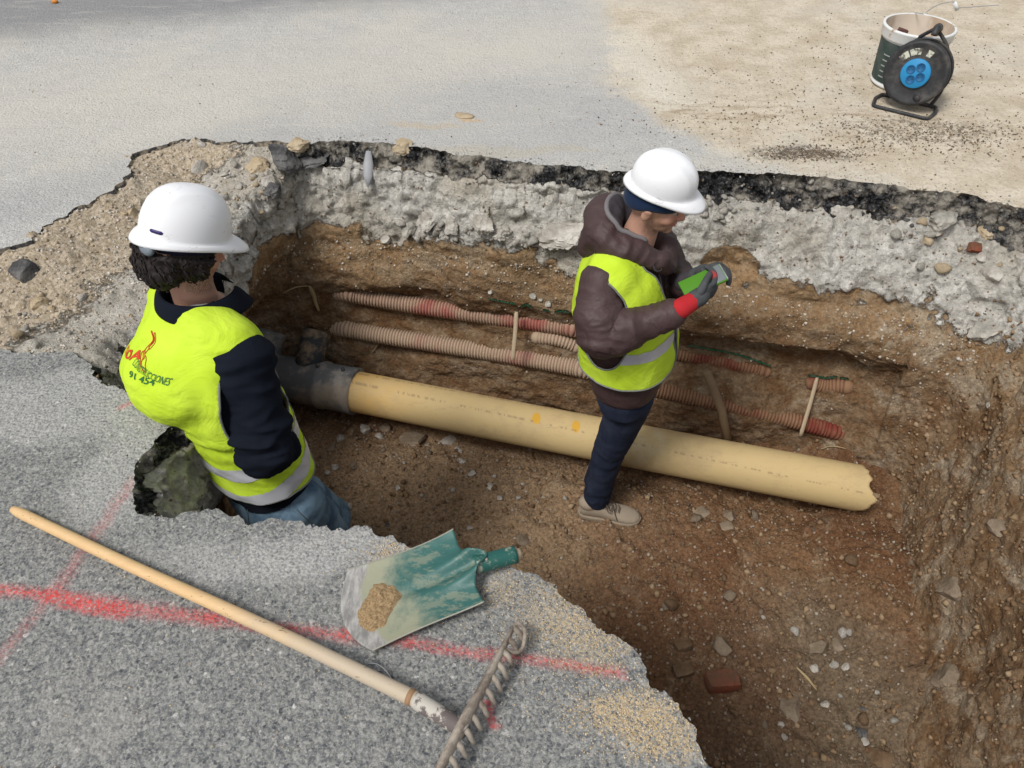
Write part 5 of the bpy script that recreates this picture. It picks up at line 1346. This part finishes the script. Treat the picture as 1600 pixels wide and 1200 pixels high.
# ------------------------------------------------------------------ first worker (left, seen from behind)
H1, N1 = np.array([-.775, 1.60, -.335]), np.array([-.885, 1.715, .285]); TH1 = math.radians(46)
D1_, L1_ = np.array([math.cos(TH1), math.sin(TH1), 0]), np.array([-math.sin(TH1), math.cos(TH1), 0])
AX1 = N1-H1
def T1(f, l, s_): return H1+AX1*s_+D1_*f+L1_*l
def inv1(V):
    s_ = (V[:, 2]-H1[2])/AX1[2]; R_ = V-H1-AX1*s_[:, None]; return R_@D1_, R_@L1_, s_
FL1 = -1.30
p1 = empty('person', (-.70, 1.66, FL1), 'person seen from behind in navy top, jeans and yellow vest with lettering', 'person')
HB1 = basis(math.radians(40), math.radians(24), math.radians(4)); hc1 = np.array([-.872, 1.722, .442])
shR, elR, wrR = T1(.0, -.172, .84), P(412, 706, 2.23), P(446, 700, 2.38)
shL, elL, wrL = T1(.01, .185, .84), T1(-.02, .27, .38), T1(.12, .14, .20)
knR, knL = np.array([-.645, 1.63, -.83]), np.array([-.70, 1.78, -.83]); hpR, hpL = T1(-.01, -.095, -.08), T1(-.01, .095, -.08)
ftR, ftL = np.array([-.70, 1.60, FL1+.09]), np.array([-.78, 1.78, FL1+.09])
b = Blob(); head_mesh(b, hc1, HB1, ears=False)
b.limb([N1+np.array([0, 0, -.06]), N1+np.array([.0, 0, .04]), hc1+np.array([-.01, -.005, -.04])], [.062, .058, .056])
b.limb([T1(0, 0, 1.0)-np.array([0, 0, .08]), T1(0, 0, .5), T1(0, 0, 0)], [.09, .105, .10])
for (a1, a2, a3) in ((shR, elR, wrR), (shL, elL, wrL)): b.limb([a1, a2], [.045, .036]); b.limb([a2, a3], [.036, .026]); b.ball(a3, (.03, .03, .03))
for (a1, a2, a3) in ((hpR, knR, ftR), (hpL, knL, ftL)): b.limb([a1, a2], [.07, .048]); b.limb([a2, a3], [.046, .034]); b.ball(a3-np.array([0, 0, .03]), (.05, .035, .035))
me = b.remesh(.0042, 3); face_attrs(me, hc1, HB1, .75); link('body', me, SKIN, p1)
# hair: lumpy mass with curls
Bh = np.array(HB1); Th = lambda f, l, z_: hc1+Bh @ np.array([f, l, z_])
b = Blob(); b.ball(Th(-.034, 0, .010), (.090, .090, .090), HB1); b.ball(Th(-.058, 0, -.045), (.058, .082, .062), HB1)
for s_ in (-1, 1): b.ball(Th(-.002, s_*.062, -.014), (.050, .030, .052), HB1); b.ball(Th(.030, s_*.060, .022), (.034, .020, .034), HB1)
me = b.remesh(.005, 2); V = getV(me); w_ = worley(V, 38, 401); displace(me, .010*(1-w_[0]*1.3)+.005*fbm(V, 60, 2, 5))
def clamp_hair(V, lim=.90):
    q = (V-hc1) @ Bh; r_ = np.sqrt(((q[:, 0]+.003)/.106)**2+(q[:, 1]/.088)**2); k = np.where((q[:, 2] > -.002) & (r_ > lim), lim/np.maximum(r_, 1e-6), 1); q[:, :2] *= k[:, None]; q[:, 2] = np.minimum(q[:, 2], .07); return q @ Bh.T+hc1
setV(me, clamp_hair(getV(me))); hair = link('hair', me, HAIR, p1)
rs = np.random.RandomState(3); mb = MB(); V = getV(hair.data)+np.array(world_base(hair)); N_ = getN(hair.data); idx = rs.choice(len(V), 620, replace=False)
for i in idx:
    p_, n_ = V[i], N_[i]; loc = (p_-hc1) @ Bh
    if loc[2] > .006 or (loc[0] > .03 and loc[2] < -.01): continue
    dn_ = -Bh[:, 2]; tdir = dn_-n_*(dn_@n_); tdir /= np.linalg.norm(tdir)+1e-9; sdv = np.cross(n_, tdir); ph = rs.uniform(0, 6.28); ln = rs.uniform(.016, .034); k = 8
    q = [p_-n_*.003+tdir*ln*(j/k-.3)+sdv*.006*math.sin(ph+j*.85)+n_*.006*(math.cos(ph+j*.85)*.7+.6)*math.sin(math.pi*min(1, (j+1)/k)) for j in range(k)]
    mb.tube(clamp_hair(np.array(q)), np.linspace(.0034, .0012, k), 5)
mb.obj('curls', HAIR, hair)
hat1 = helmet(p1, hc1+Bh @ np.array([.000, 0, .040]), HB1, front=.052, crown=.146, scale=.90, sticker=True)
kc = hc1+Bh @ np.array([-.108, -.030, .010]); b = Blob(); b.ball(kc, (.016, .034, .020), HB1); link('ratchet_knob', b.remesh(.003, 2), KNOB, hat1)
# navy top
def torso1(k, sleeves=True, vest=False):
    b = Blob(); rings = []
    for s_, rf, rl, fo in ((-.07, .128, .172, -.025), (.0, .122, .168, -.020), (.15, .122, .164, -.022), (.35, .120, .164, -.028), (.55, .132, .188, -.042), (.72, .132, .205, -.040), (.84, .108, .190, -.030), (.93, .075, .135, -.015), (1.0, .05, .085, -.005)):
        if vest and s_ < -.01: s_ = -.05; rf *= 1.04
        rings.append(ring_at(T1(0, 0, s_), D1_, L1_, rf*.93+k, rl*.93+k, fo=fo-.008))
    b.loft(rings)
    return b
b = torso1(0)
b.limb([shR+D1_*-.0, shR*.45+elR*.55+np.array([0, 0, .0]), elR], [.076, .064, .057]); b.limb([elR, elR*.5+wrR*.5, wrR], [.057, .050, .044])
b.limb([shL, shL*.5+elL*.5, elL], [.082, .072, .062]); b.limb([elL, wrL], [.060, .048])
b.limb([T1(-.02, -.05, .93), shR], [.05, .075]); b.limb([T1(-.02, .05, .93), shL], [.05, .075])
me = b.remesh(.007, 3); V = getV(me)
d = folds(V, [(shR, elR, .13, .016, 13, 11), (elR-(elR-shR)*.3, elR+(elR-shR)*.1, .14, .018, 20, 12), (elR, wrR, .11, .011, 22, 13), (shL, elL, .12, .008, 17, 14)])+.004*fbm(V, 11, 3, 15)
displace(me, d); cut(me, (getV(me)@AX1/np.linalg.norm(AX1)-(H1@AX1)/np.linalg.norm(AX1))+.040); top1 = link('navy_top', me, NAVY, p1)
# collar of the top: stands round the neck, points open to the front
V = []; nC = 60
for i in range(nC):
    a = math.radians(-158+316*i/(nC-1)); fr_ = abs(math.degrees(a))/158
    cc = N1+np.array([0, 0, .0])+D1_*(-math.cos(a)*1.0*.085+.012)+L1_*math.sin(a)*.085
    out = (-math.cos(a)*D1_+math.sin(a)*L1_)
    for j, (o_, z_) in enumerate(((.004, -.030), (.010, .0), (.006, .030), (.012, .040), (.024, .032), (.034+.012*fr_**3, .008-.02*fr_**4), (.040+.016*fr_**3, -.012-.01*fr_))):
        V.append(cc+out*o_+np.array([0, 0, z_-.035*fr_**2.5]))
me = mesh('collar', V, gridF(nC, 7)); o = link('collar', me, NAVY, top1); solid(o, .004); q = o.modifiers.new('sub', 'SUBSURF'); q.levels = q.render_levels = 1
# hi-vis vest
b = torso1(.027, vest=True)
b.ball(T1(-.135, .015, .70), (.130, .185, .115), basis(TH1)); b.ball(T1(-.15, .05, .62), (.112, .165, .07), basis(TH1))
b.limb([T1(-.03, -.06, .93), T1(-.005, -.130, .86)], [.075, .088]); b.limb([T1(-.03, .06, .93), T1(-.005, .145, .86)], [.075, .088])
me = b.remesh(.0075, 30, .7); V = getV(me); f, l, s_ = inv1(V)
d = .0065*ridged(np.stack([f*1.2, l*1.2, s_*1.6+f*1.5], -1), 5.5, 2, 21)+.005*fbm(V, 8, 3, 22)+.010*np.exp(-((s_-.45)/.08)**2)*np.sin(s_*60+l*14)*(f > -.2)*.5
displace(me, d); V = getV(me); f, l, s_ = inv1(V)
g_arm = np.maximum(np.sqrt(((f+.015)/.118)**2+((s_-.60)/.27)**2)-1, (.118-np.abs(l))*9)
g_neck = np.maximum(np.sqrt(((f-.02)/.112)**2+(l/.105)**2)-1, (.86-s_)*6)
g_front = np.maximum(np.abs(l)-(.010+.07*np.clip(s_, 0, 1)), -f*9)
g = np.minimum.reduce([g_arm*.1, g_neck*.1, g_front, (s_-.085+.02*np.sin(f*9))*.6])
cut(me, g); vest1m = me
bands = []
for s0, hw in ((.160, .040), (.320, .036)):
    c_ = vest1m.copy(); V = getV(c_); f, l, s_ = inv1(V); sp_ = s_-.30*f-.03*l
    cut(c_, hw-np.abs(sp_-s0)); shell(c_, .0025); bands.append(c_)
vest1 = link('hi_vis_vest', vest1m, HIVIS, p1)
vest1_world = vest1m.copy(); vest1_world.transform(Matrix.Translation(world_base(vest1))); piping(vest1_world, .0034, 'edge_binding', TRIM, vest1)
solid(vest1, .0022)
for c_ in bands: o = link('reflective_band', c_, BAND, vest1); 
# jeans
b = Blob(); b.loft([ring_at(T1(0, 0, q), D1_, L1_, rf*.94, rl*.94, fo=fo-.006) for q, rf, rl, fo in ((.10, .10, .15, -.02), (0, .118, .158, -.022), (-.10, .130, .168, -.03), (-.22, .125, .165, -.03), (-.27, .10, .14, -.02))])
for (a1, a2, a3) in ((hpR, knR, ftR), (hpL, knL, ftL)):
    b.limb([a1+np.array([0, 0, -.02]), a1*.5+a2*.5, a2], [.090, .080, .068]); b.limb([a2, a2*.5+a3*.5, a3], [.068, .062, .058])
me = b.remesh(.007, 3); V = getV(me); d = folds(V, [(hpR, knR, .14, .008, 13, 31), (knR+np.array([0, 0, .08]), knR-np.array([0, 0, .1]), .12, .010, 22, 32), (knR, ftR, .12, .009, 16, 33), (hpL, knL, .14, .008, 13, 34), (knL, ftL, .12, .009, 16, 35)])+.003*fbm(V, 14, 2, 36)
displace(me, d); jeans = link('jeans', me, DENIM, p1)
STI = Mat('jean_stitch', .8, color=(.10, .12, .13)); bv = bvh(me)
def on_mesh(bv, origin, base):
    r_ = bv.find_nearest(Vector(origin)-base); return np.array(r_[0]+r_[1]*.0012)+np.array(base)
wb = world_base(jeans); mb = MB()
for pts in ([hpR-L1_*.08-D1_*.03+np.array([0, 0, .05]), hpR*.5+knR*.5-L1_*.09, knR-L1_*.08], [T1(-.15, -.14, -.05), T1(-.10, -.16, -.13), T1(-.16, -.06, -.15)], [T1(-.15, -.06, -.02), T1(-.15, -.06, -.15), T1(-.13, -.10, -.22)]):
    pp, _ = catmull(np.array(pts), False, 30); pp = np.array([on_mesh(bv, p_, wb) for p_ in pp]); mb.tube(pp, .0016, 5)
mb.obj('seam', STI, jeans)
make_shoe(p1, (-.78, 1.53), (-.57, 1.68), FL1, mat=SHOE); make_shoe(p1, (-.86, 1.71), (-.65, 1.86), FL1, mat=SHOE)

# lettering on the back of the vest, laid on its surface
bv = bvh(vest1_world)
def vhit(u, v):
    while True:
        r_ = bv.ray_cast(Vector(CAM), Vector(ray(u, v)).normalized())
        if r_[0] or u > 400: break
        u += 2
    q = np.array(r_[0])[None]; f, l, s_ = inv1(q); return l[0], s_[0]
def wrap(P_, A_, B_, L_, off=.0022):
    """text plane to vest: x runs from A_ to B_ (length L_), y goes up"""
    out = []; (la, sa), (lb, sb) = A_, B_; H_ = np.linalg.norm(AX1)
    for x_, y_ in P_:
        t = x_/L_; l = la+(lb-la)*t; s_ = sa+(sb-sa)*t+y_/H_
        q = Vector(T1(-.13, l, s_)); o_ = q-Vector(D1_)*.5; r_ = bv.ray_cast(o_, Vector(D1_))
        out.append(np.array(r_[0])+np.array(r_[1])*off*(1 if r_[1].dot(Vector(D1_)) < 0 else -1) if r_[0] else np.array(T1(-.2, l, s_)))
    return np.array(out)
def text_on(txt, pa, pb, size, mat, bold=.0):
    cu = bpy.data.curves.new('t', 'FONT'); cu.body = txt; cu.size = 1; cu.resolution_u = 3; cu.offset = bold; cu.fill_mode = 'FRONT'
    o = bpy.data.objects.new('t', cu); COL.objects.link(o); dg = bpy.context.evaluated_depsgraph_get(); dg.update()
    me_ = bpy.data.meshes.new_from_object(o.evaluated_get(dg)); bpy.data.objects.remove(o)
    bm = bmesh.new(); bm.from_mesh(me_); bmesh.ops.subdivide_edges(bm, edges=[e for e in bm.edges if e.calc_length() > .12], cuts=2); bmesh.ops.triangulate(bm, faces=bm.faces); bm.to_mesh(me_); bm.free()
    V = getV(me_); W_ = wrap(np.c_[V[:, 0], V[:, 1]*size], vhit(*pa), vhit(*pb), V[:, 0].max()); setV(me_, W_); me_.materials.clear()
    return link('lettering', me_, mat, vest1, smooth=False)
RINK = Mat('red_ink', .7, color=(.55, .05, .015)); GINK = Mat('green_ink', .7, color=(.02, .13, .03))
text_on('NOA', (196, 550), (219, 561), .022, RINK, bold=.025)
text_on('CONSTRUCCIONES', (207, 569), (263, 603), .017, GINK, bold=.004)
text_on('91 454', (202, 588), (241, 603), .020, GINK, bold=.015)
mb = MB(); eA, eB = vhit(219, 566), vhit(234, 570)
def stroke(pts):
    pp, _ = catmull(np.array([(x, y, 0) for x, y in pts]), False, 26); q_ = pp[:, :2].copy(); q_[:, 0] -= 1.0*q_[:, 1]; q_[:, 1] *= .040; return wrap(q_, eA, eB, .6, off=.0012)
for pts in ([(0, .1), (.12, -.1), (.30, -.28), (.36, -.30)], [(.36, -.3), (.38, 0), (.34, .22), (.27, .28)], [(.0, .1), (.02, .3), (.12, .38), (.16, .2), (.10, .02), (.14, -.05)], [(.12, .36), (.20, .42), (.27, .28), (.2, .12), (.14, .16)], [(.2, .42), (.22, .7), (.16, .95), (.2, 1.02), (.28, .95), (.30, .5)], [(.30, .5), (.40, .72), (.44, .98), (.54, 1.0), (.54, .8), (.44, .5), (.34, .44)], [(.30, .34), (.34, .44), (.36, .5)]):
    mb.tube(stroke(pts), .0010, 5)
mb.obj('emblem', RINK, vest1)

# ------------------------------------------------------------------ second worker (standing by the pipe)
H2, N2 = np.array([.445, 2.125, -.455]), np.array([.400, 2.165, .150]); TH2 = math.radians(-24)
D2_, L2_ = np.array([math.cos(TH2), math.sin(TH2), 0]), np.array([-math.sin(TH2), math.cos(TH2), 0]); AX2 = N2-H2
def T2(f, l, s_): return H2+AX2*s_+D2_*f+L2_*l
def inv2(V):
    s_ = (V[:, 2]-H2[2])/AX2[2]; R_ = V-H2-AX2*s_[:, None]; return R_@D2_, R_@L2_, s_
FL2 = drop(.40, 2.13)-.004
p2 = empty('person', (.41, 2.13, FL2), 'person in brown hooded jacket and yellow vest standing before the yellow pipe', 'person')
HB2 = basis(math.radians(-22), math.radians(11), math.radians(-4)); hc2 = np.array([.450, 2.125, .345]); Bh2 = np.array(HB2)
s2R, e2R, w2R = T2(-.045, -.165, .93), P(938, 527, 2.53), P(1058, 487, 2.46)
s2L, e2L, w2L = T2(-.02, .17, .93), T2(.07, .26, .56), P(1074, 446, 2.60)
hp2R, kn2R, an2R = P(987, 618, 2.92), P(952, 702, 3.22), P(932, 778, 3.47)
hp2L, kn2L = T2(.02, .08, -.02), np.array([.44, 2.21, -.86]); an2L = np.array([.385, 2.235, FL2+.11])
b = Blob(); T_h = head_mesh(b, hc2, HB2)
b.limb([N2+np.array([0, 0, -.05]), N2*.5+hc2*.5, hc2+np.array([-.012, 0, -.04])], [.062, .056, .056])
b.limb([T2(0, 0, .9), T2(0, 0, .5), T2(0, 0, 0)], [.09, .105, .10])
for (a1, a2, a3) in ((s2R, e2R, w2R), (s2L, e2L, w2L)): b.limb([a1, a2], [.045, .036]); b.limb([a2, a3], [.036, .024])
for (a1, a2, a3) in ((hp2R, kn2R, an2R), (hp2L, kn2L, an2L)): b.limb([a1, a2], [.07, .046]); b.limb([a2, a3], [.042, .030]); b.ball(a3-np.array([0, 0, .05]), (.03, .03, .03))
me = b.remesh(.0036, 2); face_attrs(me, hc2, HB2, .55); V = getV(me); q = (V-hc2) @ Bh2; k = 1-.08*sstep(-.17, -.09, q[:, 2]); setV(me, hc2+(V-hc2)*k[:, None]); T_0 = T_h; T_h = lambda f, l, z_: T_0(f*.92, l*.92, z_*.92); body2 = link('body', me, SKIN, p2)
for s_ in (-1, 1):
    mb = MB(); mb.add(*ball(T_h(.075, s_*.028, .000), (.010, .012, .006), HB2, 2)); mb.obj('eye', EYEM, p2)
    mb = MB(); pp, _ = catmull(np.array([T_h(.088, s_*.012, .018), T_h(.086, s_*.028, .023), T_h(.072, s_*.046, .018)]), False, 12); mb.tube(pp, .0032, 6); mb.obj('eyebrow', BROWM, p2)
    pp, _ = catmull(np.array([T_h(.084, s_*.016, .001), T_h(.086, s_*.028, -.003), T_h(.076, s_*.040, .000)]), False, 10); MB().tube(pp, .0014, 5).obj('eyelid', BROWM, p2)
# knitted beanie below the helmet
a = np.linspace(0, 2*np.pi, 72, endpoint=False); V = []
for z_, k in ((.012, .985), (.018, 1.02), (.035, 1.01), (.055, .93), (.075, .80)):
    V.append(np.stack([.094*k*np.cos(a)-.008, .080*k*np.sin(a), z_-.030*(np.cos(a) < .3)*sstep(.3, -.8, np.cos(a))*(z_ < .05)+0*a], -1))
V = np.stack(V, 1).reshape(-1, 3); me = mesh('beanie', V @ Bh2.T+hc2, gridF(72, 5, True)); o = link('beanie', me, BEANIE, p2); solid(o, .006)
hat2 = helmet(p2, hc2+Bh2 @ np.array([.002, 0, .062]), HB2, front=.046, crown=.138, scale=.79)
# jacket
def torso2(k):
    b = Blob(); b.loft([ring_at(T2(0, 0, q), D2_, L2_, rf+k, rl+k, fo=fo) for q, rf, rl, fo in ((.02, .105, .150, 0), (.06, .124, .165, 0), (.15, .136, .172, .0), (.35, .138, .176, 0), (.55, .136, .186, -.01), (.75, .130, .195, -.015), (.90, .110, .180, -.02), (.98, .075, .125, -.015), (1.03, .055, .08, -.005))]); return b
b = torso2(0)
b.limb([s2R, s2R*.5+e2R*.5+D2_*-.012, e2R], [.068, .067, .060]); b.limb([e2R, e2R*.55+w2R*.45+np.array([0, 0, -.006]), w2R-(w2R-e2R)*.04], [.055, .051, .040])
b.limb([s2L, s2L*.5+e2L*.5, e2L], [.086, .086, .076]); b.limb([e2L, e2L*.5+w2L*.5, w2L-(w2L-e2L)*.08], [.074, .066, .050])
b.limb([T2(-.03, -.05, .98), s2R], [.06, .068]); b.limb([T2(-.03, .05, .98), s2L], [.06, .075])
me = b.remesh(.007, 3); V = getV(me)
d = folds(V, [(s2R, e2R, .14, .009, 15, 41), (e2R+(s2R-e2R)*.35, e2R-(s2R-e2R)*.15, .16, .011, 19, 42), (e2R, w2R, .12, .009, 24, 43), (s2L, e2L, .14, .009, 15, 44), (T2(0, 0, -.05), T2(0, 0, .25), .3, .006, 13, 45)])+.004*fbm(V, 10, 3, 46)
displace(me, d); jk = link('jacket', me, BROWN, p2)
# hood lying round the neck, with lining and grey seam
b = Blob(); hp = [T2(.105, -.035, .985), T2(.06, -.070, 1.035), T2(-.03, -.095, 1.075), T2(-.085, -.070, 1.12), T2(-.108, .0, 1.14), T2(-.085, .075, 1.12), T2(-.03, .110, 1.05), T2(.06, .085, 1.00), T2(.105, .045, .965)]
b.limb(hp, [.026, .032, .040, .046, .048, .046, .040, .032, .026], n=60)
b.limb([T2(-.10, -.05, 1.04), T2(-.125, 0, .98), T2(-.10, .05, 1.04)], [.045, .05, .045]); b.limb([T2(.11, -.05, 1.0), T2(.125, .0, .93), T2(.11, .05, 1.0)], [.030, .030, .028])
me = b.remesh(.006, 3); V = getV(me); displace(me, folds(V, [(hp[0], hp[3], .16, .010, 13, 51), (hp[3], hp[6], .16, .010, 15, 52)])+.005*fbm(V, 14, 3, 53)); hood = link('hood', me, BROWN, jk)
hc_, _ = catmull(np.array(hp), False, 60); hr_ = np.interp(np.linspace(0, 8, 60), range(9), [.026, .032, .040, .046, .048, .046, .040, .032, .026]); nk_ = T2(-.01, 0, 1.0); upv = np.array([0, 0, 1.0]); V = []; tr_ = []
bvq = bvh(hood.data); wbq = world_base(hood)
def shoot(c_, dv, r_):
    q = bvq.ray_cast(Vector(c_+dv*r_)-wbq, Vector(-dv)); return np.array(q[0]+wbq)+dv*.004 if q[0] is not None else c_+dv*.05
for i in range(4, 56):
    c_ = hc_[i]; inw = nk_-c_; inw[2] = 0; inw /= np.linalg.norm(inw)
    for j in range(14):
        an = math.radians(16+j*7.5); puff = .004*abs(math.sin(j*.95))*abs(math.sin(i*.42)); dv = math.cos(an)*upv+math.sin(an)*inw
        q_ = shoot(c_, dv, .085)+dv*puff; V.append(q_)
        if j == 0: tr_.append(q_)
for _ in range(2): tr_ = [tr_[0]]+[(tr_[k-1]+2*tr_[k]+tr_[k+1])/4 for k in range(1, len(tr_)-1)]+[tr_[-1]]
pp = np.array(tr_); MB().tube(pp, [.003]+[.0085]*(len(pp)-2)+[.003], 8).obj('hood_seam', GTRIM, hood)
o = link('hood_lining', mesh('lining', V, gridF(52, 14)), LINING, hood); solid(o, .003)
for dz in (0, .006):
    pp2, _ = catmull(np.array([T2(.095, -.085+dz, 1.03), T2(.11, -.10+dz, .995), T2(.125, -.08, .985), T2(.12, -.07, 1.01)]), False, 14); MB().tube(pp2, .0018, 5).obj('drawstring', LINING, hood)
bv2 = bvh(jk.data); wbj = world_base(jk)
zp = [T2(.25, .0, s_) for s_ in np.linspace(.92, .02, 30)]; zz_ = []
for z_ in zp:
    r_ = bv2.ray_cast(Vector(z_)-wbj, Vector(-D2_)); fz_ = inv2(np.array(r_[0]+wbj)[None])[0][0] if r_[0] else 9
    if fz_ < .165: zz_.append(np.array(r_[0]+wbj)+D2_*.002)
MB().tube(np.array(zz_), .0035, 6).obj('zip', Mat('grey_zip', .4, .5, color=(.25, .24, .25)), jk)
# vest
b = torso2(.030)
b.limb([T2(-.02, -.06, .95), T2(-.025, -.135, .92)], [.075, .090]); b.limb([T2(-.02, .06, .95), T2(-.025, .135, .92)], [.075, .090]); b.ball(T2(-.08, 0, .80), (.085, .17, .14), basis(TH2))
me = b.remesh(.0075, 30, .7); V = getV(me); f, l, s_ = inv2(V)
displace(me, .007*ridged(np.stack([f, l, s_*.45], -1), 6, 2, 61)+.005*fbm(V, 9, 3, 62)+.007*np.exp(-((s_-.62)/.1)**2)*ridged(np.stack([f*.5, l*.5, s_], -1), 14, 2, 63)); V = getV(me); f, l, s_ = inv2(V)
g_arm = np.maximum(np.sqrt(((f+.035)/.100)**2+((s_-.69)/.30)**2)-1, (.110-np.abs(l))*9)
g_neck = np.maximum(np.sqrt(((f-.03)/.115)**2+(l/.105)**2)-1, (.86-s_)*6)
g_front = np.maximum(np.abs(l)-(.006+.085*np.clip((s_-.30)/.7, 0, 1)**1.3), -f*9)
g = np.minimum.reduce([g_arm*.12, g_neck*.1, g_front, (s_-.265)*.6]); cut(me, g); bands = []
for s0, hw in ((.495, .040),):
    c_ = me.copy(); V = getV(c_); f, l, s_ = inv2(V); cut(c_, hw-np.abs(s_-.10*f-s0)); shell(c_, .0025); bands.append(c_)
vest2 = link('hi_vis_vest', me, HIVIS, p2); vw = me.copy(); vw.transform(Matrix.Translation(world_base(vest2))); piping(vw, .0034, 'edge_binding', TRIM, vest2); solid(vest2, .0022)
for c_ in bands: link('reflective_band', c_, BAND, vest2)
# trousers, shoes
b = Blob(); b.loft([ring_at(T2(0, 0, q), D2_, L2_, rf, rl) for q, rf, rl in ((.15, .11, .16), (.0, .115, .16), (-.10, .10, .15), (-.14, .08, .12))])
for (a1, a2, a3) in ((hp2R, kn2R, an2R), (hp2L, kn2L, an2L)):
    b.limb([a1, a1*.5+a2*.5+np.array([.004, 0, 0]), a2], [.088, .078, .066]); b.limb([a2, a2*.5+a3*.5, a3], [.066, .060, .054])
me = b.remesh(.0065, 3); V = getV(me)
displace(me, folds(V, [(hp2R, kn2R, .14, .0005, 7, 71), (kn2R+(hp2R-kn2R)*.3, kn2R-(hp2R-kn2R)*.3, .10, .004, 13, 72), (kn2R, an2R, .12, .0005, 9, 73), (an2R+(kn2R-an2R)*.25, an2R, .1, .006, 22, 74)])+.003*fbm(V, 13, 2, 75)); link('trousers', me, DKDEN, p2)
sh_h, sh_t = G(903, 797, FL2+.01), G(1001, 812, FL2+.01)
make_shoe(p2, sh_h+np.array([0, -.005, 0]), sh_t, FL2, mat=SHOE); make_shoe(p2, (.385, 2.20), (.42, 2.43), FL2-.01, mat=SHOE)

# gloved hands: palm, four separate curled fingers, thumb
def hand(parent, wrist, palm_dir, palm_n, thumb_side, curl, spread=1.0, redf=(), cuffm=None):
    cuffm = cuffm or REDC
    """palm_dir: wrist to knuckles; palm_n: out of the back of the hand"""
    d_ = np.array(palm_dir, float); d_ /= np.linalg.norm(d_); n_ = np.array(palm_n, float); n_ -= d_*(n_@d_); n_ /= np.linalg.norm(n_); s_ = np.cross(n_, d_)*thumb_side
    b = Blob(); w0 = np.array(wrist); M = Matrix((tuple(d_), tuple(s_), tuple(n_))).transposed()
    b.ball(w0+d_*.050, (.050, .043, .017), M); b.ball(w0+d_*.078-n_*.002, (.022, .042, .016), M); b.limb([w0-d_*.02, w0+d_*.03], [.030, .030], n=8)
    tips = []
    for k, (off, ln) in enumerate(((.031, .072), (.011, .080), (-.010, .075), (-.029, .060))):
        c_ = curl[k]; p0 = w0+d_*.080+s_*off; an = .25; pts = [p0-d_*.02, p0]; q = p0.copy()
        for j, fr_ in enumerate((.45, .32, .23)):
            an += c_*(1, 1.1, .7)[j]; dd = d_*math.cos(an)-n_*math.sin(an)+s_*off*1.2*spread; dd /= np.linalg.norm(dd); q = q+dd*ln*fr_; pts.append(q.copy())
        b.limb(pts, [.0100, .0100, .0096, .0090, .0080], n=22, seg=12); tips.append(q)
    t0 = w0+d_*.028+s_*.034; b.limb([w0+d_*.02+s_*.018, t0, t0+d_*.030+s_*.018-n_*.012, t0+d_*.056+s_*.012-n_*.026], [.014, .0135, .0115, .0095], n=20, seg=12)
    me = b.remesh(.0028, 2); V = getV(me); r_ = np.zeros(len(V))
    for t in redf: r_ = np.maximum(r_, sstep(.030, .020, np.linalg.norm(V-(tips[t]*.5+(w0+d_*.085)*.5+n_*.01), axis=1)))
    at = me.attributes.new('red', 'FLOAT', 'POINT'); at.data.foreach_set('value', r_.astype(np.float32)); displace(me, .0012*fbm(V, 60, 2, 5))
    g_ = link('glove', me, GLOVE, parent); b = Blob(); b.limb([w0-d_*.050, w0-d_*.03, w0+d_*.008], [.034, .032, .029], n=12); link('cuff', b.remesh(.004, 2), cuffm, g_); return tips
ph_c = P(1098, 440, 2.47); ph_x = P(1128, 424, 2.47)-P(1066, 452, 2.49); ph_x /= np.linalg.norm(ph_x); ph_n = np.array([-.35, -.25, .95]); ph_n -= ph_x*(ph_n@ph_x); ph_n /= np.linalg.norm(ph_n); ph_y = np.cross(ph_n, ph_x)
PM = Matrix((tuple(ph_x), tuple(ph_y), tuple(ph_n))).transposed()
gR = P(1083, 470, 2.45); hand(p2, gR, P(1118, 448, 2.47)-gR, np.array([.05, -.95, -.25]), 1, (.55, .62, .7, .75), redf=(0,))
gL = P(1088, 432, 2.57); hand(p2, gL, P(1122, 416, 2.52)-gL, np.array([-.1, .7, .70]), -1, (.5, .6, .65, .7), cuffm=LINING)
CASE = Mat('green_case', .55, color=(.07, .22, .015), spec=.3); SCR = Mat('grey_screen', .25, color=(.16, .18, .19), spec=.5)
ph = empty('smartphone', ph_c, 'green and grey phone held in the gloved hands of the standing worker', 'phone')
o = MB().box(ph_c, (.142, .072, .010), PM, .003).obj('case', CASE, ph); o = MB().box(ph_c+ph_x*.050+ph_n*.0035, (.036, .066, .008), PM, .002).obj('end_panel', SCR, ph)
o = MB().box(ph_c+ph_x*.0715, (.003, .066, .012), PM, .001).obj('metal_edge', Mat('pale_metal', .3, .8, color=(.7, .7, .72)), ph)
